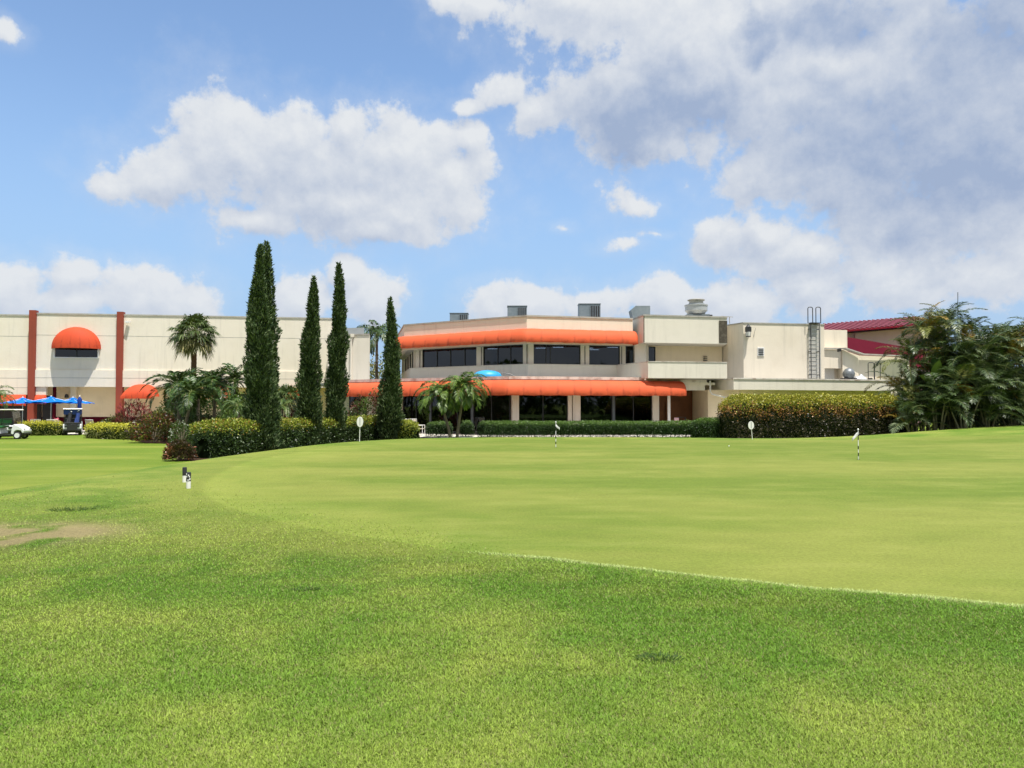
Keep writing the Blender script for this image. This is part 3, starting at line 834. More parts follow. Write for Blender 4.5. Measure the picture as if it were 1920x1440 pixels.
# stepped low wing with fascia and flat roof
FW = [(13.0, 54.8), (14.4, 48.5), (27.9, 52.9), (28.6, 60)]
m = MB(); wall(m, FW, 3.12, 3.80, .3); m.build('fascia', 'stucco_pale', club)
m = MB(); wall(m, offset(FW, -.05), 3.803, 3.90, .45); m.build('roof_coping', 'ledge_white', club)
m = MB(); m.prism(offset(FW, .3) + [(13.4, 60)], 3.62, 3.78); m.build('wing_roof', 'roof_membrane', club)
m = MB(); m.prism(offset(FW, .28) + [(13.4, 60)], 3.14, 3.2); m.build('soffit', 'soffit_grey', club)
WW = offset(FW, .9); WW[0] = (13.9, 54.5)
m = MB(); wall(m, [(12.95, 53.6), (13.2, 50.3), (15.2, 49.9), (27.2, 53.6), (27.8, 60)], .2, 3.14, .25); m.build('wing_wall', 'stucco_warm', club)
# downspout with elbow on the wing corner
m = MB(); m.tube([(13.25, 49.9, 3.75), (13.25, 49.9, 3.05), (13.35, 49.85, 2.85), (14.9, 49.72, 2.45), (15.05, 49.7, 2.25), (15.08, 49.7, .3)], .055, 8); m.build('downspout', 'white_paint', club, smooth=True)
for i, (px, py) in enumerate(((1650, 737), (1662, 737))):
    m = MB(); m.box((xat(px, 53.2), 53.0, 3.0), (.35, .18, .14)); m.build('flood_light', 'white_paint', club)
# right hand rear part of the clubhouse
rb = thing('rear_annex', 'low cream annex with a grey canopy edge, between the roof ladder and the palms', 'building', (25, 58, 0))
m = MB(); m.prism([(22.6, 55.5), (25.2, 56.0), (25.2, 62), (22.6, 62)], 3.0, 7.75); m.build('wall', 'stucco_cream', rb)
q0 = (xat(1575, 56), 56.0)
m = MB(); m.prism([(22.55, 54.6), (24.3, 55.0), (24.3, 56), (22.55, 56)], 4.82, 6.2); m.build('bay', 'stucco_cream', rb)
m = MB(); m.box((23.6, 55.6, 4.3), (.9, .06, 1.4), .2); m.build('pale_door', 'white_paint', rb)
m = MB(); m.prism([(24.33, 54.9), (26.6, 57.2), (31, 58.2), (31, 64), (24.33, 64)], 2.0, [6.2, 5.93, 5.83, 5.83, 6.2]); m.build('side_wall', 'stucco_cream', rb)
m = MB(); m.bar((22.5, 54.6, 6.28), (24.4, 55.0, 6.28), .35, .1); m.bar((24.3, 54.6, 6.28), (26.7, 56.9, 6.0), .35, .09); m.bar((26.7, 56.9, 6.0), (31, 57.9, 5.9), .35, .09); m.build('canopy_edge', 'coping_grey', rb)
m = MB(); m.prism([(24.4, 55.97), (24.78, 56.05), (24.78, 56.2), (24.4, 56.2)], 6.3, [7.0, 7.1, 7.1, 7.0]); m.build('water_stain', 'dark_stain', rb)
m = MB(); m.prism([(23.6, 53.7), (23.72, 53.7), (23.72, 54.1), (23.6, 54.1)], 5.98, 6.2); m.build('bracket', 'dark_metal', rb)

# building with the red roof behind
rr = thing('red_roofed_hall', 'pink walled hall with a ribbed crimson metal roof, rising behind the palms', 'building', (34, 68, 0))
A0 = at(1530, 610.5, 66.); A1 = at(1880, 575, 62.); B0 = at(1530, 590, 78.); B1 = at(1880, 556, 74.)
A0 = at(1535, 626, 66.); A1 = at(1775, 607, 66.); B0 = A0 + Vector((1.0, 7, 1.3)); B1 = A1 + Vector((1, 7, 1.3))
m = MB(); th = Vector((0, 0, .12))
m.add([A0, A1, B1, B0, A0 + th, A1 + th, B1 + th, B0 + th], [[3, 2, 1, 0], [4, 5, 6, 7], [0, 1, 5, 4], [1, 2, 6, 5], [2, 3, 7, 6], [3, 0, 4, 7]]); rf = m.build('roof', 'red_metal_roof', rr)
m = MB()
for k in range(26):
    t = (k + .5) / 26; p = A0.lerp(A1, t) + th + Vector((0, 0, .05)); q = B0.lerp(B1, t) + th + Vector((0, 0, .05)); m.bar(p, q, .17, .1)
m.build('roof_ribs', 'red_rib_lit', rf)
m = MB(); p0 = at(1566, 628, 67.); p1 = at(1775, 609, 67)
pa = at(1545, 645, 67.5); pb = at(1900, 690, 67.5)
m.add([(p0.x, 67.5, A0.z + (A1.z - A0.z) * .09), (p1.x, 67.5, A1.z), (p1.x, 67.5, 4.0), (p0.x, 67.5, 4.0), (p0.x, 72, A0.z + .6), (p1.x, 72, A1.z + .6), (p1.x, 72, 4), (p0.x, 72, 4)],
      [[0, 3, 2, 1], [4, 5, 6, 7], [0, 1, 5, 4], [1, 2, 6, 5], [3, 7, 6, 2], [0, 4, 7, 3]]); m.build('wall', 'pink_wall', rr)
ca = at(1560, 627, 65.); cb_ = at(1735, 657, 65); cc_ = at(1735, 690, 62); cd_ = at(1560, 668, 62)
m = MB(); m.add([ca, cb_, cc_, cd_] + [v + Vector((0, .25, -.05)) for v in (ca, cb_, cc_, cd_)], [[3, 2, 1, 0], [4, 5, 6, 7], [0, 1, 5, 4], [1, 2, 6, 5], [2, 3, 7, 6], [3, 0, 4, 7]]); m.build('canopy', 'maroon_paint', rr)
m = MB(); m.box((xat(1613, 67.2), 67.3, zat(631, 67.2)), (.7, .1, .55)); m.build('vent', 'pink_wall', rr)
m = MB(); m.prism([(27, 72), (40, 72), (40, 84), (27, 84)], 0, 7.6); m.build('lower_walls', 'pink_wall', rr)
m = MB(); m.tube([at(1796, 640, 62), at(1796, 548, 62)], .03, 5); tag(m.build('antenna_mast', 'grey_louvre', None, loc=at(1796, 640, 62)), 'thin antenna mast rising above the areca palms at right', 'mast')

# ------------------------------------------------------------------ hall on the left
hall = thing('banquet_hall', 'long cream hall with brick red pilasters and a red dome awning, at the left', 'building', (-30, 62, 0))
H0, H1 = (-39.6, 60.7), (-15.2, 64.5)
hz_ = 9.55
def hp(px): return online(px, H0, H1)
a58 = hp(58); a225 = hp(224)
back = 5.
m = MB(); wall(m, [hp(58), H1], 5.0, hz_, .4); m.build('upper_wall', 'stucco_hall', hall)
m = MB(); wall(m, offset([hp(58), H1], -.12), 3.62, 5.0, .5); m.build('lower_band', 'stucco_hall', hall)
m = MB(); wall(m, offset([hp(58), H1], -.05), hz_ + .002, hz_ + .12, .5); m.build('roof_coping', 'coping_grey', hall)
m = MB(); wall(m, offset([hp(58), H1], -.005), 7.83, 7.87, .03); wall(m, offset([hp(58), H1], -.125), 4.33, 4.37, .03); m.build('joint_groove', 'coping_grey', hall)
m = MB(); wall(m, offset([hp(58), H1], 1.9), 0, 5., .3); m.build('recessed_wall', 'stucco_warm', hall)
m = MB(); wall(m, offset([hp(58), H1], 1.86), 0.0, 1.12, .03); m.build('base_band', 'maroon_paint', hall)
m = MB(); q = offset([hp(58), H1], .3); r_ = offset([hp(58), H1], 2.0); m.prism([q[0], q[1], r_[1], r_[0]], 3.66, 3.8); m.build('soffit', 'stucco_warm', hall)
# left stretch, set back a little
H2 = [(-75, 55.9), offset([hp(58), H1], .35)[0]]
m = MB(); wall(m, H2, 5.0, 9.42, .4); m.build('upper_wall', 'stucco_hall', hall)
m = MB(); wall(m, offset(H2, -.12), 2.98, 5.0, .5); m.build('lower_band', 'stucco_hall', hall)
m = MB(); wall(m, offset(H2, -.05), 9.422, 9.54, .5); m.build('roof_coping', 'coping_grey', hall)
m = MB(); wall(m, offset(H2, -.005), 7.73, 7.77, .03); wall(m, offset(H2, -.125), 4.30, 4.34, .03); wall(m, offset(H2, -.125), 3.52, 3.56, .03); m.build('joint_groove', 'coping_grey', hall)
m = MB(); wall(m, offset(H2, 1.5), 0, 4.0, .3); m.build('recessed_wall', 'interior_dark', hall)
m = MB(); m.prism([(-75, 56.6), (-39.4, 61.6), (-15.3, 65.4), (-22, 95), (-75, 95)], 9.1, 9.3); m.build('roof', 'roof_membrane', hall)
m = MB(); m.prism([(-75, 94.5), (-22, 94.5), (-22, 95), (-75, 95)], 0, 9.2); m.prism([(-15.7, 65.), (-15.3, 65.), (-22, 94.5), (-22.4, 94.5)], 0, 9.2); m.build('rear_wall', 'stucco_hall', hall)
for p0, p1 in ((54, 66.5), (218.5, 230.5)):
    a_ = hp(p0); b_ = hp(p1); o_ = offset([a_, b_], -.22); i_ = offset([a_, b_], .3)
    m = MB(); m.prism([o_[0], o_[1], i_[1], i_[0]], 0, 9.85); m.build('pilaster', 'brick_red_paint', hall)
# half dome awning over the strip window
cx0 = hp(142.5); dH = (Vector(H1) - Vector(H0)).normalized(); nH = Vector((dH.y, -dH.x))      # outwards
rx, rz, ry = 1.86, 1.72, 1.30; zb = zat(652.5, 61.5)
vs = []; fs = []; nu, nv = 24, 10; au = []; av = []
for i in range(nv + 1):
    el = i / nv * PI / 2
    for j in range(nu + 1):
        az = j / nu * PI
        X_ = -math.cos(az) * math.cos(el) * rx; Y_ = math.sin(az) * math.cos(el) ** .9 * ry; Z_ = math.sin(el) * rz
        vs.append((cx0[0] + dH.x * X_ + nH.x * Y_, cx0[1] + dH.y * X_ + nH.y * Y_, zb + Z_)); au.append(j / nu * 8); av.append(1 - i / nv)
for i in range(nv):
    for j in range(nu): a = i * (nu + 1) + j; fs.append([a, a + 1, a + nu + 2, a + nu + 1])
n0 = len(vs)
for j in range(nu + 1): v = vs[j]; vs.append((v[0], v[1], v[2] - .10)); au.append(j / nu * 8); av.append(1.)
for j in range(nu): fs.append([n0 + j, n0 + j + 1, j + 1, j])
link_mesh('dome_awning', vs, fs, 'awning_red', hall, True, attrs={'au': ('FLOAT', au), 'av': ('FLOAT', av)})
a_ = hp(101.5); b_ = hp(184); wf = window(offset([a_, b_], -.05)[0], offset([a_, b_], -.05)[1], zat(671, 61.5), zb - .05, [.5], hall)
m = MB(); z0 = zat(671, 61.5); o_ = offset([a_, b_], -.08)
m.bar((o_[0][0], o_[0][1], z0), (o_[1][0], o_[1][1], z0), .14, .07); m.bar((o_[0][0], o_[0][1], z0), (o_[0][0], o_[0][1], zb), .1, .1); m.bar((o_[1][0], o_[1][1], z0), (o_[1][0], o_[1][1], zb), .1, .1)
m.build('frame', 'white_paint', wf)
m = MB(); wall(m, offset([a_, b_], -.008), z0 + .04, zb + .2, .02); m.build('backing', 'interior_dark', wf)
m = MB(); q = offset([hp(141), hp(143)], -.1)[0]; m.tube([(q[0], q[1], 9.05 - .8), (q[0], q[1], 8.55)], .03, 6); m.build('pipe', 'grey_louvre', hall)
m = MB(); q = offset([hp(239), hp(240)], -.25)[0]; m.box((q[0], q[1], 9.0), (.28, .3, .14)); m.build('security_camera', 'white_paint', hall)
# low barrel awnings over the doors
for p0, p1, nm in ((237, 300, 1), (392, 436, 1), (538, 562, 1)):
    a_ = hp(p0); b_ = hp(p1); oo = offset([a_, b_], -.15)
    # end-rounded hood
    vs = []; fs = []; au = []; av = []; A_ = Vector(oo[0]); B_ = Vector(oo[1]); L = (B_ - A_).length; zt, zl, pr = 3.85, 2.80, 1.3; nu = 24
    for i in range(9):
        e = i / 8 * PI / 2
        for j in range(nu + 1):
            t = j / nu; endf = min(1, min(t, 1 - t) * L / 1.1); endf = math.sqrt(max(0, 1 - (1 - endf) ** 2))
            sc = max(endf, .02); zt_ = zl + (zt - zl) * sc
            p = A_ + dH * (t * L) + nH * (pr * math.cos(e)); vs.append((p.x, p.y, zl + (zt_ - zl) * math.sin(e))); au.append(t * 6); av.append(1 - i / 8)
    for i in range(8):
        for j in range(nu): a = i * (nu + 1) + j; fs.append([a, a + 1, a + nu + 2, a + nu + 1])
    n0 = len(vs)
    for j in range(nu + 1): v = vs[j]; vs.append((v[0], v[1], v[2] - .16)); au.append(j / nu * 6); av.append(1.)
    for j in range(nu): fs.append([n0 + j, n0 + j + 1, j + 1, j])
    link_mesh('door_awning', vs, fs, 'awning_red', hall, True, attrs={'au': ('FLOAT', au), 'av': ('FLOAT', av)})
a_ = (-55, 58.2); b_ = (xat(52, 60.6), 60.4); awning('door_awning', [a_, b_], 2.95, 2.15, .8, 'awning_red', hall, panel=1.1)
a_ = hp(68); b_ = hp(86); oo = offset([a_, b_], .1); awning('door_awning', [oo[0], oo[1]], 2.95, 2.3, .5, 'awning_red', hall, panel=1.1)
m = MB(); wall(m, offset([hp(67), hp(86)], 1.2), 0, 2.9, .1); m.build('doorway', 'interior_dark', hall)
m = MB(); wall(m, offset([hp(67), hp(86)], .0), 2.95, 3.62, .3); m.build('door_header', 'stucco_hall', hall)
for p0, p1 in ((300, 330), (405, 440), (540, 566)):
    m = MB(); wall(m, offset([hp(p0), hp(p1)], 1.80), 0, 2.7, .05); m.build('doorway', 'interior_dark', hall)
# pipes and red column under the overhang
m = MB(); m.tube([Vector((*offset([hp(96), hp(97)], .6)[0], z)) for z in (0, 3.7)], .13, 10); m.build('column', 'maroon_paint', hall, smooth=True)
m = MB(); u0 = offset([hp(86), hp(116)], 1.6); m.tube([(u0[0][0], u0[0][1], 3.3), (u0[1][0], u0[1][1], 3.3)], .025, 6); m.tube([(u0[1][0], u0[1][1], 3.3), (u0[1][0], u0[1][1], 3.7)], .025, 6)
m.build('conduit', 'stucco_warm', hall)
m = MB(); q = offset([hp(110), hp(111)], 1.5)[0]; m.lathe([(.0, 0), (.14, .02), (.16, .12), (.1, .3), (.0, .34)], (q[0], q[1], 2.72), 12); m.build('wall_lamp', 'dark_metal', hall, smooth=True)
m = MB(); oo = offset([hp(117), hp(128)], 1.5); wall(m, oo, 0, 3.7, .5); m.build('pier', 'stucco_pale', hall)
# projecting end block with downspout
e0 = (xat(612, 59.), 59.3); e1 = (xat(693, 58.6), 58.6)
m = MB(); m.prism([e0, e1, (-12.5, 64), (-16, 66)], 0, zat(628, 58.6)); m.build('end_block', 'stucco_hall', hall)
m = MB(); m.prism(offset([e0, e1], -.05) + [(-12.45, 64), (-16, 66)], zat(628, 58.6) + .002, zat(625.5, 58.6)); m.build('roof_coping', 'coping_grey', hall)
m = MB(); m.prism([(xat(640, 60), 60.5), (xat(682, 60), 60.), (xat(678, 64), 64), (xat(640, 64), 64)], 7.6, zat(614, 60)); m.build('roof_hood', 'white_metal', hall)
m = MB(); q = online(658, e0, e1); m.tube([(q[0] + .12, q[1] - .1, 7.55), (q[0], q[1] - .1, 7.2), (q[0], q[1] - .1, .2)], .07, 8); m.box((q[0] + .12, q[1] - .1, 7.62), (.28, .22, .24)); m.build('downspout', 'stucco_pale', hall)

# ------------------------------------------------------------------ rooftop equipment
def aircon(px0, px1, py0, Y, z0, label, grp='air conditioning units on the clubhouse roof'):
    x0, x1 = xat(px0, Y), xat(px1, Y); h = zat(py0, Y) - z0; w_ = (x1 - x0); xc = (x0 + x1) / 2
    t = thing('air_conditioner', label, 'air conditioner', (xc, Y + .5, z0), grp)
    m = MB(); m.box((xc, Y + .5, z0 + h / 2), (w_, 1.0, h)); m.build('casing', 'galvanised', t, bevel=.02)
    m = MB(); m.box((xc, Y + .5, z0 + h + .02), (w_ + .06, 1.06, .04)); m.build('lid', 'grey_louvre', t)
    m = MB(); xl = x0 + w_ * .5; m.box(((xl + x1) / 2, Y - .012, z0 + h * .5), ((x1 - xl) * .94, .02, h * .86)); gr = m.build('coil_panel', 'dark_metal', t)
    m = MB()
    for k in range(5): m.box((xl + (x1 - xl) * (.08 + .21 * k), Y - .04, z0 + h * .5), (.045, .04, h * .88))
    m.build('louvres', 'galvanised', gr); return t


aircon(843, 877, 587.5, 60, 7.8, 'leftmost and smallest grey air conditioning unit on the clubhouse roof')
aircon(951.5, 988, 574, 56, 7.8, 'grey air conditioning unit above the front corner of the orange awning')
aircon(1086, 1126.5, 570, 57, 7.8, 'grey air conditioning unit midway along the right roof stretch, nearest the duct hood')
t = thing('duct_hood', 'pale blue-grey slanted metal duct hood at the left end of the upper block roof', 'vent', (xat(1205, 53), 53, 8.2))
x0, x1, x2 = xat(1183, 53.5), xat(1188, 53.5), xat(1219, 53.5); zt = zat(574, 53.5)
m = MB(); m.add([(x1, 53.3, 8.1), (x2, 53.3, 8.1), (x2, 53.3, zt), (x1 + .15, 53.3, zt), (x0, 53.3, zt - .3)] + [(x1, 54.4, 8.1), (x2, 54.4, 8.1), (x2, 54.4, zt), (x1 + .15, 54.4, zt), (x0, 54.4, zt - .3)],
             [[0, 1, 2, 3, 4][::1], [9, 8, 7, 6, 5], [0, 5, 6, 1], [1, 6, 7, 2], [2, 7, 8, 3], [3, 8, 9, 4], [4, 9, 5, 0]]); m.build('hood_casing', 'galvanised', t)
m = MB(); m.box((x2 + .08, 53.8, 8.38), (.25, .4, .1)); m.build('flange', 'grey_louvre', t)
# exhaust fan
fx, fy = xat(1306.5, 54), 54.; fb = 8.2
t = thing('exhaust_fan', 'round two-tiered upblast exhaust fan on a square curb on the roof', 'fan', (fx, fy, fb))
m = MB(); m.box((fx, fy, fb + .22), (1.62, 1.3, .44)); m.build('curb', 'grey_louvre', t, bevel=.02)
m = MB(); m.lathe([(.30, .44), (.62, .5), (.66, .62), (.80, .74), (.80, 1.08), (.84, 1.10), (.84, 1.17), (.60, 1.19), (.56, 1.2), (.56, 1.27)], (fx, fy, fb), 28); m.build('fan_housing', 'white_metal', t, smooth=True)
m = MB(); m.lathe([(.50, 1.27), (.50, 1.50), (.62, 1.5), (.62, 1.55), (.3, 1.62), (.05, 1.64)], (fx, fy, fb), 28); m.build('windband', 'coping_grey', t, smooth=True)
m = MB(); m.tube([(fx + .8, fy, fb + .1), (fx + 1.0, fy, fb + .35)], .06, 8); m.box((fx + 1.05, fy, fb + .35), (.2, .2, .22)); m.build('motor_switch', 'dark_metal', t)
m = MB(); q = at(1365, 591, 53); m.bar((q.x - .5, q.y, 8.45), (q.x + .35, q.y, 8.38), .04, .04); m.tube([(q.x + .1, q.y, 8.4), (q.x + .12, q.y, 7.9)], .03, 6)
tag(m.build('roof_conduit', 'coping_grey', None, loc=(q.x, q.y, 8.2)), 'thin conduit arm sticking out at the right end of the upper block roof', 'conduit')
# ladder
qa = online(1521.5, offset(TB[1:3], -.25)[0], offset(TB[1:3], -.25)[1]); qb = online(1537.5, offset(TB[1:3], -.25)[0], offset(TB[1:3], -.25)[1])
t = thing('roof_ladder', 'dark steel ladder with looped grab rails fixed to the tall cream block', 'ladder', (qa[0], qa[1], 3.9))
zt = zat(576, 52.7); z0 = 3.9
for (x, y) in (qa, qb):
    m = MB(); m.tube([(x, y, z0), (x, y, 7.95)], .034, 8); m.build('side_rail', 'dark_metal', t, smooth=True)
for p0, p1 in ((1516.5, 1526), (1531.5, 1541)):
    xa, xb = xat(p0, qa[1]), xat(p1, qa[1]); y = qa[1]
    m = MB(); m.tube([(xa, y, 7.9), (xa, y, zt - .1), (xa + .04, y, zt - .02), (xa + .1, y + .02, zt), (xb - .1, y + .04, zt), (xb - .04, y + .05, zt - .02), (xb, y + .05, zt - .1), (xb, y + .05, 7.9)], .032, 8); m.build('grab_rail', 'dark_metal', t, smooth=True)
for k in range(13):
    m = MB(); z = 4.15 + k * .3; m.tube([(qa[0], qa[1], z), (qb[0], qb[1], z)], .013, 6); m.build('rung', 'galvanised', t)
for z in (4.25, 5.9, 7.5):
    for q in (qa, qb): m = MB(); m.bar((q[0] - .1, q[1] + .22, z), (q[0], q[1], z), .05, .05); m.build('wall_bracket', 'dark_metal', t)
m = MB(); m.bar((qa[0] - .02, qa[1] + .1, 7.93), (qb[0] + .02, qb[1] + .1, 7.93), .3, .06); m.build('top_plate', 'dark_metal', t)
# second small ladder hoop at the right
t = thing('hatch_rail', 'dark tubular double hoop rail standing on the low wing roof', 'railing', (xat(1639, 55), 55, 3.6))
for p0, p1 in ((1628.5, 1639.5), (1640.5, 1651)):
    a_, b_ = xat(p0, 55), xat(p1, 55); zt = zat(680, 55); m = MB(); m.tube([(a_, 55, 3.6), (a_, 55, zt - .08), (a_ + .06, 55, zt), (b_ - .06, 55, zt), (b_, 55, zt - .08), (b_, 55, 3.6)], .03, 8); m.build('hoop', 'dark_metal', t, smooth=True)
m = MB(); m.box((xat(1633, 55.2), 55.3, 3.9), (.3, .2, .45)); tag(m.build('control_box', 'dark_metal', None, loc=(xat(1633, 55.2), 55.3, 3.6), bevel=.02), 'small dark box on the roof behind the hoop rail', 'box')
# wrapped kettle-like cowl and tarp
kx = xat(1592, 54); t = thing('roof_cowl', 'bulbous galvanised roof cowl on short legs above the low wing', 'vent', (kx, 54, 3.6))
m = MB(); m.lathe([(.10, .42), (.30, .46), (.40, .60), (.42, .78), (.36, .98), (.22, 1.12), (.06, 1.18)], (kx, 54, 3.62), 16); m.build('cowl', 'cowl_metal', t, smooth=True)
m = MB(); m.box((kx - .02, 54, 4.04), (.95, .6, .08)); m.build('tray', 'dark_metal', t)
for dx in (-.38, -.12, .12, .38):
    m = MB(); m.tube([(kx + dx, 54, 3.6), (kx + dx, 54, 3.96)], .03, 6); m.build('leg', 'dark_metal', t)
tx0 = xat(1613, 54.2)
vs = []; fs = []
for i in range(13):
    for j in range(9):
        u = i / 12; v = j / 8; r = math.sin(PI * u) ** .5 * math.sin(PI * v) ** .5
        vs.append((tx0 - .55 + 1.15 * u, 53.9 + .8 * v, 3.78 + .52 * r * (.6 + .7 * float(vnoise(np.array([u * 5.]), np.array([v * 4.]), 8)[0]))))
for i in range(12):
    for j in range(8): a = i * 9 + j; fs.append([a, a + 9, a + 10, a + 1])
tag(link_mesh('tarp', vs, fs, 'tarp_silver', None, False, loc=(tx0, 54.2, 3.78)), 'crumpled silvery tarp lying on the low wing roof beside the cowl', 'tarp')
# wall lantern on the tall block
q = online(1404, offset(TB[1:3], -.3)[0], offset(TB[1:3], -.3)[1]); zc = zat(622, q[1])
t = thing('wall_lantern', 'black wall lantern mounted high at the left edge of the tall cream block', 'lantern', (q[0], q[1], zc))
m = MB(); m.box((q[0], q[1], zc + .16), (.36, .3, .32)); m.add([], []); m.lathe([(.2, .32), (.05, .48), (.03, .55)], (q[0], q[1], zc), 8); m.build('hood', 'dark_metal', t, bevel=.01)
m = MB(); m.lathe([(.15, -.30), (.19, -.02)], (q[0], q[1], zc), 8); m.build('glass_globe', 'white_paint', t)
m = MB()
for k in range(4): a = PI / 4 + k * PI / 2; m.tube([(q[0] + .19 * math.cos(a), q[1] + .19 * math.sin(a), zc), (q[0] + .16 * math.cos(a), q[1] + .16 * math.sin(a), zc - .32)], .014, 5)
m.lathe([(.17, -.36), (.17, -.31)], (q[0], q[1], zc), 8); m.build('cage', 'dark_metal', t)
m = MB(); m.tube([(q[0] + .1, q[1] + .05, zc + .1), (q[0] + .28, q[1] + .3, zc + .1)], .025, 6); m.build('bracket', 'dark_metal', t)
m = MB(); q2 = online(1414, offset(TB[1:3], -.06)[0], offset(TB[1:3], -.06)[1]); m.tube([(q2[0] + .02, q2[1], zc - .35), (q2[0] + .06, q2[1], zc), (q2[0] + .16, q2[1], zc + .3)], .018, 6); m.build('cable', 'coping_grey', t)
# little finial lamp at the corner of the wing
q = at(1290.5, 700, 49.6); t = thing('roof_edge_lamp', 'tiny black lamp on a thin stem where the balcony parapet meets the low wing', 'lamp', (q.x, q.y, 3.8))
m = MB(); m.tube([(q.x, q.y, 3.75), (q.x, q.y, 4.1)], .02, 6); m.build('stem', 'dark_metal', t)
m = MB(); m.lathe([(.02, 0), (.11, .06), (.12, .14), (.03, .26), (.01, .36)], (q.x, q.y, 4.08), 8); m.build('lamp_head', 'dark_metal', t)
# blue domed cover on the terrace roof
bc = (xat(914, 49.2), 49.2); bz = 3.8
t = thing('blue_dome_cover', 'low sky blue domed cover on the terrace roof, between the two orange awnings', 'cover', (bc[0], bc[1], bz))
m = MB(); m.lathe([(.93, .0), (.94, .22), (.88, .38), (.70, .50), (.42, .58), (.16, .61), (.02, .62)], (bc[0], bc[1], bz), 28)
o = m.build('dome', 'sky_blue_vinyl', t, smooth=True)
m = MB(); m.tube([(bc[0] + .7, bc[1], 4.2), (bc[0] + 1.1, bc[1] + .1, 4.22), (bc[0] + 1.5, bc[1] + .1, 4.16), (bc[0] + 1.9, bc[1], 3.95)], .03, 6); m.build('hoop_pole', 'dark_metal', t)
#--SECTION3
# ------------------------------------------------------------------ foliage builder
def unit(a): return a / (np.linalg.norm(a, axis=-1, keepdims=True) + 1e-9)


class Fol:
    """many small folded leaves in one mesh, each with its own colour"""
    def __init__(s): s.p = []; s.d = []; s.n = []; s.l = []; s.w = []; s.c = []; s.dr = []
    def add(s, pos, dr, nrm, length, width, col, droop=0.):
        n = len(pos); s.p.append(pos); s.d.append(unit(dr)); s.n.append(nrm)
        s.l.append(np.broadcast_to(length, n).copy()); s.w.append(np.broadcast_to(width, n).copy())
        s.c.append(np.broadcast_to(col, (n, 3)).copy()); s.dr.append(np.broadcast_to(droop, n).copy())
    def build(s, name, mat, parent=None, loc=None, local=False):
        p = np.concatenate(s.p); d = np.concatenate(s.d); nr = np.concatenate(s.n); l = np.concatenate(s.l)[:, None]; w_ = np.concatenate(s.w)[:, None]
        c = np.concatenate(s.c); dr = np.concatenate(s.dr)[:, None]
        side = unit(np.cross(d, nr)); up = unit(np.cross(side, d)); dn = np.array([0, 0, -1.])
        mid = p + d * l * .5 + dn * l * dr * .22
        a = mid + side * w_ * .5 + up * w_ * .12; b = mid - side * w_ * .5 + up * w_ * .12; tip = p + d * l * (1 - .25 * dr) + dn * l * dr * .8
        V = np.stack([p, a, tip, b], 1).reshape(-1, 3); n = len(p)
        F_ = np.arange(4 * n).reshape(-1, 4)
        return link_mesh(name, V, F_, mat, parent, False, local, loc, {'Col': ('FLOAT_COLOR', np.repeat(c, 4, 0))})


def rcol(n, a, b, dark=.25):
    """random colours between a and b"""
    t = rng.random(n)[:, None]; c = np.array(a) * (1 - t) + np.array(b) * t
    return c * (1 - dark + 2 * dark * rng.random(n))[:, None]


def rdir(n):
    v = rng.normal(size=(n, 3)); return unit(v)


